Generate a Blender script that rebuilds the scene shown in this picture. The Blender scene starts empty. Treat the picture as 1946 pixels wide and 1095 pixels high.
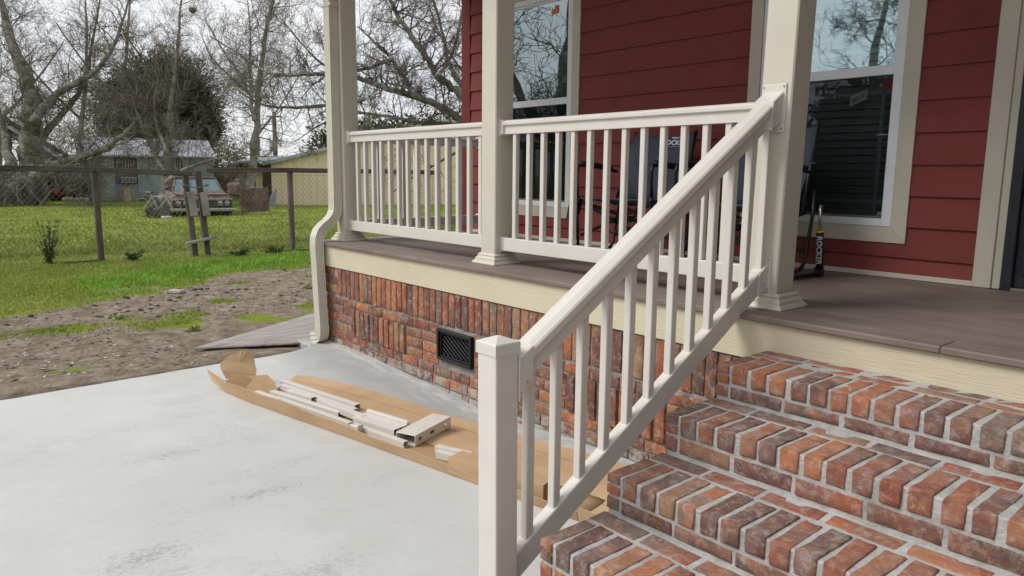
import bpy, bmesh, math, random
import numpy as np
from mathutils import Vector, Matrix
R = math.radians
rnd = random.Random(7)
scene = bpy.context.scene
COL = scene.collection

# ---------------------------------------------------------------- camera
YAW, PITCH, ROLL, FPX = R(49.4083), R(8.9136), R(0.5593), 1398.3
fw = Vector((-math.sin(YAW)*math.cos(PITCH), math.cos(YAW)*math.cos(PITCH), -math.sin(PITCH)))
r0 = fw.cross(Vector((0, 0, 1))).normalized(); u0 = r0.cross(fw)
rv = r0*math.cos(ROLL)+u0*math.sin(ROLL); uv_ = -r0*math.sin(ROLL)+u0*math.cos(ROLL)
cam = bpy.data.cameras.new('camera'); camo = bpy.data.objects.new('camera', cam); COL.objects.link(camo)
camo.matrix_world = Matrix(((rv.x, uv_.x, -fw.x, 5.63), (rv.y, uv_.y, -fw.y, -2.7684), (rv.z, uv_.z, -fw.z, 0.5853), (0, 0, 0, 1)))
cam.sensor_width = 36; cam.lens = FPX/1946*36; cam.clip_start = .05; cam.clip_end = 2000
scene.camera = camo

# ---------------------------------------------------------------- world: thin overcast over a Nishita sky
SUN_EL, SUN_AZ = R(48), R(215)
w = bpy.data.worlds.new('World'); scene.world = w; w.use_nodes = True
nt = w.node_tree; nt.nodes.clear()
out = nt.nodes.new('ShaderNodeOutputWorld'); bg = nt.nodes.new('ShaderNodeBackground')
sky = nt.nodes.new('ShaderNodeTexSky'); sky.sky_type = 'NISHITA'; sky.sun_disc = False
sky.sun_elevation = SUN_EL; sky.sun_rotation = SUN_AZ
tc = nt.nodes.new('ShaderNodeTexCoord'); mp = nt.nodes.new('ShaderNodeMapping'); mp.inputs['Scale'].default_value = (1, 1, 3)
nz = nt.nodes.new('ShaderNodeTexNoise'); nz.inputs['Scale'].default_value = 2.3; nz.inputs['Detail'].default_value = 6
cr = nt.nodes.new('ShaderNodeValToRGB'); cr.color_ramp.elements[0].position = .3; cr.color_ramp.elements[0].color = (7.7, 8.1, 8.8, 1)
cr.color_ramp.elements[1].position = .62; cr.color_ramp.elements[1].color = (9.6, 9.7, 9.8, 1)
mx = nt.nodes.new('ShaderNodeMixRGB'); mx.inputs[0].default_value = .9
L = nt.links.new
L(tc.outputs['Generated'], mp.inputs[0]); L(mp.outputs[0], nz.inputs['Vector']); L(nz.outputs['Fac'], cr.inputs[0])
L(sky.outputs[0], mx.inputs[1]); L(cr.outputs[0], mx.inputs[2]); L(mx.outputs[0], bg.inputs['Color'])
bg.inputs['Strength'].default_value = .1; L(bg.outputs[0], out.inputs[0])
# ---------------------------------------------------------------- sun
sl = bpy.data.lights.new('sun', 'SUN'); sl.energy = 2.3; sl.angle = R(26); sl.color = (1, .97, .92)
so = bpy.data.objects.new('sun', sl); COL.objects.link(so)
sd = Vector((-.52, -.85, 1.0)).normalized()          # from the street side, a little left
so.rotation_euler = sd.to_track_quat('Z', 'Y').to_euler()
sky.sun_elevation = math.asin(sd.z); sky.sun_rotation = math.atan2(sd.x, sd.y)
scene.view_settings.view_transform = 'Standard'; scene.view_settings.look = 'None'
scene.view_settings.exposure = .12; scene.view_settings.gamma = 1; scene.view_settings.use_curve_mapping = False
scene.render.engine = 'CYCLES'

# ---------------------------------------------------------------- helpers
def tag(o, label=None, cat=None, group=None, kind=None):
    if label: o['label'] = label
    if cat: o['category'] = cat
    if group: o['group'] = group
    if kind: o['kind'] = kind
    return o

def thing(name, label, cat, loc=(0, 0, 0), group=None, rz=0):
    o = bpy.data.objects.new(name, None); COL.objects.link(o); o.location = loc; o.rotation_euler = (0, 0, rz)
    o.empty_display_size = .1
    return tag(o, label, cat, group)

class MB:
    def __init__(s): s.v = []; s.f = []
    def add(s, vs, fs):
        n = len(s.v); s.v += [tuple(p) for p in vs]; s.f += [tuple(i+n for i in f) for f in fs]; return s
    def box(s, x0, x1, y0, y1, z0, z1):
        return s.add([(x0, y0, z0), (x1, y0, z0), (x1, y1, z0), (x0, y1, z0), (x0, y0, z1), (x1, y0, z1), (x1, y1, z1), (x0, y1, z1)],
                     [(0, 3, 2, 1), (4, 5, 6, 7), (0, 1, 5, 4), (1, 2, 6, 5), (2, 3, 7, 6), (3, 0, 4, 7)])
    def cbox(s, c, h, ch=.003, rot=None):
        """box with chamfered edges; c centre, h half sizes"""
        vs = []; idx = {}
        for sx in (-1, 1):
            for sy in (-1, 1):
                for sz in (-1, 1):
                    for a in range(3):
                        p = [sx*(h[0]-ch), sy*(h[1]-ch), sz*(h[2]-ch)]; p[a] = (sx, sy, sz)[a]*h[a]
                        idx[(sx, sy, sz, a)] = len(vs); vs.append(Vector(p))
        fs = []
        for a in range(3):
            b, c2 = (a+1) % 3, (a+2) % 3
            for sg in (-1, 1):
                q = []
                for (i, j) in ((-1, -1), (1, -1), (1, 1), (-1, 1)):
                    k = [0, 0, 0]; k[a] = sg; k[b] = i; k[c2] = j; q.append(idx[(*k, a)])
                fs.append(q if sg > 0 else q[::-1])
            for i in (-1, 1):
                for j in (-1, 1):
                    q = []
                    for (m, ax) in ((-1, b), (1, b), (1, c2), (-1, c2)):
                        k = [0, 0, 0]; k[a] = m; k[b] = i; k[c2] = j; q.append(idx[(*k, ax)])
                    fs.append(q if i*j < 0 else q[::-1])
        for sx in (-1, 1):
            for sy in (-1, 1):
                for sz in (-1, 1):
                    q = [idx[(sx, sy, sz, a)] for a in range(3)]; fs.append(q if sx*sy*sz > 0 else q[::-1])
        c = Vector(c)
        if rot is not None: vs = [rot @ p for p in vs]
        return s.add([p+c for p in vs], fs)
    def cb(s, x0, x1, y0, y1, z0, z1, ch=.003):
        return s.cbox(((x0+x1)/2, (y0+y1)/2, (z0+z1)/2), ((x1-x0)/2, (y1-y0)/2, (z1-z0)/2), ch)
    def bar(s, p, q, w, h, ch=.002, up=(0, 0, 1)):
        p, q = Vector(p), Vector(q); d = q-p; ln = d.length; d.normalize(); up = Vector(up)
        x = d.cross(up)
        if x.length < 1e-4: x = Vector((1, 0, 0))
        x.normalize(); z = x.cross(d); rot = Matrix((x, d, z)).transposed()
        return s.cbox((p+q)/2, (w/2, ln/2, h/2), min(ch, w/3, h/3), rot)
    def tube(s, pts, rad, n=8, cap=True, flat=1):
        pts = [Vector(p) for p in pts]
        if not hasattr(rad, '__len__'): rad = [rad]*len(pts)
        rings = []; prev = None
        for i, p in enumerate(pts):
            d = (pts[min(i+1, len(pts)-1)]-pts[max(i-1, 0)]).normalized()
            if prev is None:
                a = Vector((0, 0, 1)) if abs(d.z) < .9 else Vector((1, 0, 0)); x = d.cross(a).normalized()
            else:
                x = (prev-d*prev.dot(d))
                x = x.normalized() if x.length > 1e-5 else d.orthogonal().normalized()
            prev = x; y = d.cross(x)
            rings.append([p+(x*math.cos(t)+y*math.sin(t)*flat)*rad[i] for t in [2*math.pi*k/n for k in range(n)]])
        vs = [v for r_ in rings for v in r_]; fs = []
        for i in range(len(pts)-1):
            for k in range(n):
                fs.append((i*n+k, i*n+(k+1) % n, (i+1)*n+(k+1) % n, (i+1)*n+k))
        if cap: fs += [tuple(range(n))[::-1], tuple(range((len(pts)-1)*n, len(pts)*n))]
        return s.add(vs, fs)
    def loft(s, secs, closed=True, cap=True):
        n = len(secs[0]); vs = [v for c in secs for v in c]; fs = []
        for i in range(len(secs)-1):
            for k in range(n if closed else n-1):
                fs.append((i*n+k, i*n+(k+1) % n, (i+1)*n+(k+1) % n, (i+1)*n+k))
        if cap and closed: fs += [tuple(range(n))[::-1], tuple(range((len(secs)-1)*n, len(secs)*n))]
        return s.add(vs, fs)
    def prism(s, poly, axis, a, b):
        """poly of 2D points extruded along axis index from a to b"""
        def mk(p, t):
            q = list(p); q.insert(axis, t); return q
        n = len(poly); vs = [mk(p, a) for p in poly]+[mk(p, b) for p in poly]
        fs = [(k, (k+1) % n, n+(k+1) % n, n+k) for k in range(n)]+[tuple(range(n))[::-1], tuple(range(n, 2*n))]
        return s.add(vs, fs)
    def mesh(s, name, mat, smooth=False, off=(0, 0, 0)):
        me = bpy.data.meshes.new(name)
        v = np.array(s.v, dtype=float).reshape(-1, 3)-np.array(off)
        me.from_pydata(v.tolist(), [], s.f)
        bm = bmesh.new(); bm.from_mesh(me); bmesh.ops.recalc_face_normals(bm, faces=bm.faces); bm.to_mesh(me); bm.free()
        if smooth: me.polygons.foreach_set('use_smooth', [True]*len(me.polygons))
        me.materials.append(mat); me.update(); return me
    def build(s, name, mat, parent=None, smooth=False, **k):
        """mesh authored in world coordinates; origin at the parent's (or own centre)"""
        if parent is not None: off = tuple(parent.location) if parent.type == 'EMPTY' or parent.parent is None else abs_loc(parent)
        else:
            v = np.array(s.v); off = ((v[:, 0].min()+v[:, 0].max())/2, (v[:, 1].min()+v[:, 1].max())/2, v[:, 2].min())
        me = s.mesh(name, mat, smooth, off)
        o = bpy.data.objects.new(name, me); COL.objects.link(o)
        if parent is not None: o.parent = parent
        else: o.location = off
        return tag(o, **k) if k else o

def abs_loc(o):
    l = Vector((0, 0, 0))
    while o is not None: l += Vector(o.location); o = o.parent
    return tuple(l)

def put(name, me, parent, loc, scale=(1, 1, 1), rot=(0, 0, 0)):
    o = bpy.data.objects.new(name, me); COL.objects.link(o); o.parent = parent
    o.location = Vector(loc)-Vector(abs_loc(parent)); o.scale = scale; o.rotation_euler = rot; return o

def fastmesh(name, v, f, mat, kind=None):
    v = np.asarray(v, dtype=np.float32); f = np.asarray(f, dtype=np.int32); n = f.shape[1]
    me = bpy.data.meshes.new(name); me.vertices.add(len(v)); me.vertices.foreach_set('co', v.ravel())
    me.loops.add(f.size); me.loops.foreach_set('vertex_index', f.ravel())
    me.polygons.add(len(f)); me.polygons.foreach_set('loop_start', np.arange(0, f.size, n, dtype=np.int32))
    me.update(calc_edges=True); me.validate(); me.materials.append(mat)
    return me

# ---------------------------------------------------------------- materials
def mat(name, cols, scale=4, rough=.6, bump=.1, bscale=40, stretch=(1, 1, 1), detail=6, metal=0, spec=.4,
        rand=0, pos=None, bdist=.004, bstretch=None, dirt=None, world=False):
    m = bpy.data.materials.new(name); m.use_nodes = True; t = m.node_tree; N = t.nodes; K = t.links.new
    b = N['Principled BSDF']; b.inputs['Roughness'].default_value = rough; b.inputs['Metallic'].default_value = metal
    b.inputs['Specular IOR Level'].default_value = spec
    c = N.new('ShaderNodeTexCoord'); vec = c.outputs['Object']
    if world:
        g = N.new('ShaderNodeNewGeometry'); vec = g.outputs['Position']
    oi = N.new('ShaderNodeObjectInfo')
    ad = N.new('ShaderNodeVectorMath'); ad.operation = 'ADD'
    ml = N.new('ShaderNodeMath'); ml.operation = 'MULTIPLY'; ml.inputs[1].default_value = 0 if world else 37.0
    K(oi.outputs['Random'], ml.inputs[0]); K(vec, ad.inputs[0]); K(ml.outputs[0], ad.inputs[1])
    mpn = N.new('ShaderNodeMapping'); mpn.inputs['Scale'].default_value = stretch; K(ad.outputs[0], mpn.inputs[0])
    n1 = N.new('ShaderNodeTexNoise'); n1.inputs['Scale'].default_value = scale; n1.inputs['Detail'].default_value = detail
    n1.inputs['Roughness'].default_value = .62; K(mpn.outputs[0], n1.inputs['Vector'])
    rp = N.new('ShaderNodeValToRGB'); e = rp.color_ramp.elements
    pos = pos or [.3+.4*i/max(1, len(cols)-1) for i in range(len(cols))]
    while len(e) < len(cols): e.new(.5)
    for i, cc in enumerate(cols): e[i].position = pos[i]; e[i].color = (*cc, 1)
    K(n1.outputs['Fac'], rp.inputs[0]); colr = rp.outputs[0]
    if rand:
        hs = N.new('ShaderNodeHueSaturation'); mr = N.new('ShaderNodeMapRange')
        mr.inputs[3].default_value = 1-rand; mr.inputs[4].default_value = 1+rand
        K(oi.outputs['Random'], mr.inputs[0]); K(mr.outputs[0], hs.inputs['Value']); K(colr, hs.inputs['Color']); colr = hs.outputs[0]
    if dirt:
        dn = N.new('ShaderNodeTexNoise'); dn.inputs['Scale'].default_value = dirt[1]; dn.inputs['Detail'].default_value = 9
        dn.inputs['Roughness'].default_value = .7; K(ad.outputs[0], dn.inputs['Vector'])
        dr = N.new('ShaderNodeMapRange'); dr.inputs[1].default_value = dirt[2]; dr.inputs[2].default_value = dirt[2]+.12
        dr.inputs[4].default_value = dirt[3]
        K(dn.outputs['Fac'], dr.inputs[0]); dm = N.new('ShaderNodeMixRGB'); K(dr.outputs[0], dm.inputs[0]); K(colr, dm.inputs[1])
        dm.inputs[2].default_value = (*dirt[0], 1); colr = dm.outputs[0]
    K(colr, b.inputs['Base Color'])
    m['_c'] = 1
    if bump:
        n2 = N.new('ShaderNodeTexNoise'); n2.inputs['Scale'].default_value = bscale; n2.inputs['Detail'].default_value = 8
        mp2 = N.new('ShaderNodeMapping'); mp2.inputs['Scale'].default_value = bstretch or stretch; K(ad.outputs[0], mp2.inputs[0]); K(mp2.outputs[0], n2.inputs['Vector'])
        bp = N.new('ShaderNodeBump'); bp.inputs['Strength'].default_value = bump; bp.inputs['Distance'].default_value = bdist
        K(n2.outputs['Fac'], bp.inputs['Height']); K(bp.outputs[0], b.inputs['Normal'])
    return m

M_RED = mat('red_siding_paint', [(.17, .038, .032), (.205, .047, .04), (.185, .042, .036)], 3, .75, .35, 9, bstretch=(1.2, 1, 34), bdist=.002, rand=.05, spec=.25)
M_REDT = mat('red_corner_paint', [(.13, .022, .021), (.16, .028, .026)], 5, .7, .2, 40, spec=.25)
M_CREAM = mat('cream_fascia_paint', [(.56, .5, .365), (.62, .56, .42)], 2.5, .62, .45, 7, stretch=(1, 1, 1), bstretch=(1.1, 1, 30), bdist=.006, spec=.25)
M_TRIM = mat('cream_trim_paint', [(.5, .455, .38), (.56, .515, .43)], 3, .6, .25, 60, bdist=.002, spec=.3)
M_POST = mat('cream_column_wrap', [(.55, .515, .425), (.60, .565, .475)], 3, .5, .12, 160, bstretch=(1, 1, .15), bdist=.0015, spec=.35)
M_RAIL = mat('almond_vinyl', [(.62, .585, .535), (.67, .635, .585)], 5, .38, .04, 60, spec=.45, dirt=((.5, .46, .4), 9, .68, .3))
M_WIN = mat('white_vinyl', [(.7, .72, .76), (.76, .78, .82)], 5, .4, .03, 60)
M_DECK = mat('brown_composite_decking', [(.15, .115, .098), (.19, .15, .13), (.225, .182, .16)], 2.2, .6, .3, 30, stretch=(1, 3, 1), bdist=.002, rand=.0,
             dirt=((.34, .31, .29), 3.0, .6, .4), spec=.35)
M_MORT = mat('grey_mortar', [(.17, .155, .14), (.27, .255, .235), (.36, .345, .325)], 9, .95, .8, 55, bdist=.008, spec=.1)
M_MORTL = mat('pale_step_mortar', [(.3, .29, .275), (.41, .4, .385), (.5, .49, .475)], 9, .95, .9, 70, bdist=.006, spec=.1)
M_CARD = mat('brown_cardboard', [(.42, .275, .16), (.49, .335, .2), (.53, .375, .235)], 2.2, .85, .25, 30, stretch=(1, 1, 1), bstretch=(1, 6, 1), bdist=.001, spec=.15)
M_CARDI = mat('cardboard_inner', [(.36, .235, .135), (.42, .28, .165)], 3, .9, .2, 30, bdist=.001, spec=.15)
M_BLACK = mat('black_plastic', [(.008, .009, .013), (.014, .015, .02)], 8, .35, .1, 60, dirt=((.22, .23, .25), 14, .64, .6))
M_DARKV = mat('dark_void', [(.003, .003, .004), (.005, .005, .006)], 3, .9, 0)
M_NAVY = mat('navy_chair_fabric', [(.05, .054, .078), (.075, .08, .11)], 4, .85, .5, 140, bdist=.001, spec=.2)
M_FRAME = mat('black_steel_tube', [(.012, .012, .014), (.02, .02, .022)], 8, .35, .05, 60, metal=.3)
M_STEEL = mat('bright_steel', [(.5, .48, .44), (.65, .63, .6)], 8, .25, 0, metal=1)
M_YEL = mat('yellow_plastic', [(.6, .42, .02), (.7, .5, .03)], 8, .5, 0)
M_WHITE = mat('white_print', [(.72, .73, .75), (.78, .79, .8)], 8, .7, 0)
M_LETT = mat('grey_print', [(.42, .43, .46), (.5, .51, .54)], 8, .7, 0)
M_DOOR = mat('dark_grey_door', [(.016, .018, .024), (.026, .029, .036)], 6, .4, .1, 80)
M_WOOD = mat('weathered_grey_wood', [(.07, .055, .047), (.13, .105, .09), (.19, .16, .14)], 6, .9, .7, 14, stretch=(1, 1, .25), bdist=.006, rand=.15, spec=.1)
M_WOODH = mat('weathered_rail_wood', [(.06, .047, .042), (.11, .09, .08), (.16, .135, .125)], 6, .9, .7, 14, stretch=(.4, .25, 2), bdist=.006, rand=.15, spec=.1)
M_PLY = mat('weathered_plywood', [(.2, .18, .17), (.33, .3, .29), (.4, .37, .36)], 2.2, .9, .8, 7, stretch=(9, 1.6, 1), bdist=.01, spec=.1)
M_WIRE = mat('rusty_wire', [(.13, .11, .09), (.2, .175, .15)], 8, .7, 0)
M_BARK = mat('lichen_bark', [(.08, .07, .058), (.17, .155, .13), (.32, .31, .27)], 5, .95, .6, 12, bdist=.02, spec=.1, pos=[.32, .5, .68])
M_BARKD = mat('brown_twig_bark', [(.11, .09, .075), (.2, .17, .145), (.31, .285, .255)], 3, .95, .4, 12, bdist=.02, spec=.1)
M_BARKP = mat('pale_bark', [(.12, .11, .085), (.24, .22, .18), (.36, .34, .29)], 4, .95, .5, 12, bdist=.02, spec=.1)
M_TIN = mat('corrugated_blue_grey_tin', [(.22, .26, .285), (.32, .37, .395), (.42, .47, .49)], 1.6, .6, .15, 20, stretch=(1, 1, .3), metal=.1, rand=.12)
M_TING = mat('corrugated_green_tin', [(.28, .35, .34), (.37, .45, .44), (.45, .53, .52)], 1.6, .6, .15, 20, stretch=(1, 1, .3), metal=.1, rand=.08)
M_ROOFT = mat('weathered_tin_roof', [(.22, .22, .25), (.33, .33, .37), (.42, .42, .46)], 1.2, .5, .1, 10, metal=.2)
M_BROOF = mat('pale_blue_metal_roof', [(.36, .4, .46), (.5, .54, .6)], 1.2, .45, .1, 10, metal=.2)
M_YWALL = mat('tan_panel_wall', [(.76, .64, .45), (.82, .70, .51)], 1.2, .7, .1, 10, spec=.2)
M_GREYW = mat('grey_board_wall', [(.1, .105, .11), (.15, .155, .16)], 2, .8, .1, 10)
M_WHITEW = mat('pale_house_wall', [(.36, .39, .45), (.44, .47, .53)], 2, .8, .1, 10)
M_BROWNW = mat('brown_fascia', [(.075, .05, .042), (.12, .085, .072)], 3, .8, .1, 10)
M_RUST = mat('rusted_car_paint', [(.06, .034, .028), (.115, .07, .058), (.18, .125, .108)], 3, .75, .4, 12, dirt=((.22, .19, .175), 2.5, .5, .7))
M_WHEEL = mat('dusty_tyre_wall', [(.16, .15, .14), (.26, .25, .24)], 6, .8, 0)
M_CHROME = mat('dull_chrome', [(.3, .3, .3), (.45, .45, .45)], 6, .4, .1, 20, metal=.6)
M_GLASSB = mat('dusty_car_glass', [(.07, .12, .125), (.12, .18, .185), (.18, .24, .245)], 3, .35, 0)
M_TYRE = mat('black_rubber', [(.01, .01, .01), (.02, .02, .02)], 8, .8, .1, 40)
M_REDC = mat('red_paint_mower', [(.28, .015, .015), (.4, .03, .03)], 3, .4, 0)
M_BLUEC = mat('blue_tarp', [(.02, .06, .3), (.03, .09, .4)], 3, .6, .3, 10)
M_DEBRIS = mat('pale_scrap', [(.2, .2, .2), (.42, .42, .43), (.55, .55, .57)], 14, .8, .6, 30)
M_EVER = mat('dark_evergreen_leaf', [(.045, .04, .028), (.08, .072, .048), (.12, .105, .075)], .9, .8, 0, world=True)
M_EVERG = mat('mid_green_leaf', [(.03, .045, .02), (.06, .08, .035), (.1, .12, .06)], .9, .8, 0, world=True)
M_SHRUB = mat('tan_shrub_leaf', [(.1, .09, .04), (.2, .17, .07), (.26, .22, .1)], 2, .8, 0, world=True)
M_GRASS = mat('grass_blade', [(.13, .17, .045), (.24, .285, .07), (.38, .37, .15)], .9, .7, 0, world=True, spec=.2)
M_GRASSB = mat('bright_grass_blade', [(.12, .26, .03), (.2, .42, .05), (.3, .5, .08)], 1.5, .7, 0, world=True, spec=.2)
M_WEED = mat('dark_weed_leaf', [(.02, .04, .015), (.05, .09, .03)], 5, .8, 0, world=True)
M_CHIP = mat('shell_chips', [(.3, .27, .24), (.5, .47, .43)], 30, .9, 0, world=True)
M_CLOD = mat('dark_soil_clod', [(.05, .04, .032), (.1, .085, .07)], 9, .98, .8, 40, bdist=.01, spec=.05)
M_LEAFL = mat('dead_leaf', [(.1, .075, .05), (.2, .16, .12), (.3, .26, .21)], 12, .95, 0, world=True)

def glass(name, refl, tint, rough=.012):
    m = bpy.data.materials.new(name); m.use_nodes = True; t = m.node_tree; t.nodes.clear(); N = t.nodes; K = t.links.new
    o = N.new('ShaderNodeOutputMaterial'); mixn = N.new('ShaderNodeMixShader'); tr = N.new('ShaderNodeBsdfTransparent'); gl = N.new('ShaderNodeBsdfGlossy')
    tr.inputs[0].default_value = (*tint, 1); gl.inputs[0].default_value = (.82, .97, 1, 1); gl.inputs['Roughness'].default_value = rough
    fr = N.new('ShaderNodeFresnel'); fr.inputs[0].default_value = 1.5; ma = N.new('ShaderNodeMath'); ma.operation = 'MULTIPLY_ADD'
    ma.inputs[1].default_value = 1.0; ma.inputs[2].default_value = refl; K(fr.outputs[0], ma.inputs[0]); ma.use_clamp = True
    tcn = N.new('ShaderNodeTexCoord'); nn = N.new('ShaderNodeTexNoise'); nn.inputs['Scale'].default_value = 1.6; nn.inputs['Detail'].default_value = 1
    bp = N.new('ShaderNodeBump'); bp.inputs['Strength'].default_value = .12; bp.inputs['Distance'].default_value = .02
    K(tcn.outputs['Object'], nn.inputs['Vector']); K(nn.outputs['Fac'], bp.inputs['Height']); K(bp.outputs[0], gl.inputs['Normal'])
    K(ma.outputs[0], mixn.inputs[0]); K(tr.outputs[0], mixn.inputs[1]); K(gl.outputs[0], mixn.inputs[2]); K(mixn.outputs[0], o.inputs[0])
    return m
M_GLASS = glass('window_glass_upper', .27, (.85, .92, .92))
M_GLASSL = glass('window_glass_lower', .12, (.85, .9, .9))
def screenmat():
    m = bpy.data.materials.new('insect_screen'); m.use_nodes = True; t = m.node_tree; t.nodes.clear(); N = t.nodes; K = t.links.new
    o = N.new('ShaderNodeOutputMaterial'); mixn = N.new('ShaderNodeMixShader'); tr = N.new('ShaderNodeBsdfTransparent'); d = N.new('ShaderNodeBsdfDiffuse')
    d.inputs[0].default_value = (.02, .021, .023, 1); mixn.inputs[0].default_value = .35
    K(tr.outputs[0], mixn.inputs[1]); K(d.outputs[0], mixn.inputs[2]); K(mixn.outputs[0], o.inputs[0]); return m
M_SCREEN = screenmat()

def brickmat(name, smear, smear_amt, haze=0):
    m = bpy.data.materials.new(name); m.use_nodes = True; t = m.node_tree; N = t.nodes; K = t.links.new
    b = N['Principled BSDF']; b.inputs['Roughness'].default_value = .88; b.inputs['Specular IOR Level'].default_value = .25
    tcn = N.new('ShaderNodeTexCoord'); oi = N.new('ShaderNodeObjectInfo'); ml = N.new('ShaderNodeMath'); ml.operation = 'MULTIPLY'; ml.inputs[1].default_value = 91
    g = N.new('ShaderNodeNewGeometry'); vt = N.new('ShaderNodeVectorTransform'); vt.vector_type = 'POINT'
    ad = N.new('ShaderNodeVectorMath'); K(oi.outputs['Random'], ml.inputs[0]); K(g.outputs['Position'], ad.inputs[0]); K(ml.outputs[0], ad.inputs[1])
    rp = N.new('ShaderNodeValToRGB'); rp.color_ramp.interpolation = 'LINEAR'; e = rp.color_ramp.elements
    cols = [(.40, .12, .042), (.24, .068, .04), (.45, .165, .06), (.115, .064, .056), (.30, .085, .04), (.32, .18, .095), (.16, .055, .045), (.12, .072, .06), (.42, .135, .048), (.16, .125, .1), (.31, .085, .045), (.12, .078, .07), (.38, .11, .045)]
    while len(e) < len(cols): e.new(.5)
    for i, c in enumerate(cols): e[i].position = i/(len(cols)-1); e[i].color = (*c, 1)
    n0 = N.new('ShaderNodeTexNoise'); n0.inputs['Scale'].default_value = 9; n0.inputs['Detail'].default_value = 4; K(ad.outputs[0], n0.inputs['Vector'])
    m0 = N.new('ShaderNodeMapRange'); m0.inputs[1].default_value = .3; m0.inputs[2].default_value = .7; m0.inputs[3].default_value = -.045; m0.inputs[4].default_value = .045
    K(n0.outputs['Fac'], m0.inputs[0]); a0 = N.new('ShaderNodeMath'); a0.use_clamp = True; K(oi.outputs['Random'], a0.inputs[0]); K(m0.outputs[0], a0.inputs[1]); K(a0.outputs[0], rp.inputs[0])
    col = rp.outputs[0]
    def layer(col, sc, lo, hi, amt, c2, dist=0):
        n = N.new('ShaderNodeTexNoise'); n.inputs['Scale'].default_value = sc; n.inputs['Detail'].default_value = 8; n.inputs['Roughness'].default_value = .78
        n.inputs['Distortion'].default_value = dist; K(ad.outputs[0], n.inputs['Vector'])
        r_ = N.new('ShaderNodeMapRange'); r_.inputs[1].default_value = lo; r_.inputs[2].default_value = hi; r_.inputs[4].default_value = amt; K(n.outputs['Fac'], r_.inputs[0])
        x = N.new('ShaderNodeMixRGB'); K(r_.outputs[0], x.inputs[0]); K(col, x.inputs[1]); x.inputs[2].default_value = (*c2, 1); return x.outputs[0]
    col = layer(col, 42, .52, .7, .4, (.15, .055, .035), .1)
    col = layer(col, 22, .55, .66, .6, (.50, .27, .11), .25)
    col = layer(col, 24, smear, smear+.16, smear_amt, (.52, .47, .42), .25)
    if haze: col = layer(col, 7, .38, .62, haze, (.42, .38, .36), .3)
    col = layer(col, 60, .52, .66, .3, (.5, .4, .32), .2)
    col = layer(col, 170, .62, .68, .5, (.06, .035, .028))
    # mortar slurry left on the lowest courses just above the slab
    sp = N.new('ShaderNodeSeparateXYZ'); K(g.outputs['Position'], sp.inputs[0]); hz_ = N.new('ShaderNodeMapRange'); hz_.inputs[1].default_value = -.72; hz_.inputs[2].default_value = -.88; hz_.inputs[4].default_value = .28; K(sp.outputs[2], hz_.inputs[0])
    ns = N.new('ShaderNodeTexNoise'); ns.inputs['Scale'].default_value = 17; ns.inputs['Detail'].default_value = 9; ns.inputs['Roughness'].default_value = .7; K(g.outputs['Position'], ns.inputs['Vector'])
    sm_ = N.new('ShaderNodeMath'); K(ns.outputs['Fac'], sm_.inputs[0]); K(hz_.outputs[0], sm_.inputs[1]); sr = N.new('ShaderNodeMapRange'); sr.inputs[1].default_value = .66; sr.inputs[2].default_value = .76; sr.inputs[4].default_value = .85; K(sm_.outputs[0], sr.inputs[0])
    xm = N.new('ShaderNodeMixRGB'); K(sr.outputs[0], xm.inputs[0]); K(col, xm.inputs[1]); xm.inputs[2].default_value = (.40, .385, .36, 1); col = xm.outputs[0]
    K(col, b.inputs['Base Color'])
    n2 = N.new('ShaderNodeTexNoise'); n2.inputs['Scale'].default_value = 95; n2.inputs['Detail'].default_value = 10; n2.inputs['Roughness'].default_value = .75; K(ad.outputs[0], n2.inputs['Vector'])
    bp = N.new('ShaderNodeBump'); bp.inputs['Strength'].default_value = 1; bp.inputs['Distance'].default_value = .0045; K(n2.outputs['Fac'], bp.inputs['Height']); K(bp.outputs[0], b.inputs['Normal'])
    return m
M_BRICK = brickmat('old_red_brick', .51, .6, .05)
M_BRICKS = brickmat('step_brick', .50, .55, .22)

# ---------------------------------------------------------------- value noise for geometry
_rs = np.random.RandomState(3); _T = _rs.rand(256, 256)
def vn(x, y, s=1.0):
    x = np.asarray(x, float)*s+71.3; y = np.asarray(y, float)*s+35.7
    xi = np.floor(x).astype(int); yi = np.floor(y).astype(int); fx = x-xi; fy = y-yi
    fx = fx*fx*(3-2*fx); fy = fy*fy*(3-2*fy)
    a = _T[xi % 256, yi % 256]; b = _T[(xi+1) % 256, yi % 256]; c = _T[xi % 256, (yi+1) % 256]; d = _T[(xi+1) % 256, (yi+1) % 256]
    return (a*(1-fx)+b*fx)*(1-fy)+(c*(1-fx)+d*fx)*fy-.5
def fbm(x, y, s=1.0, o=4):
    r_ = 0; a = 1
    for k in range(o): r_ = r_+a*vn(x, y, s); s *= 2.03; a *= .5
    return r_

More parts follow.
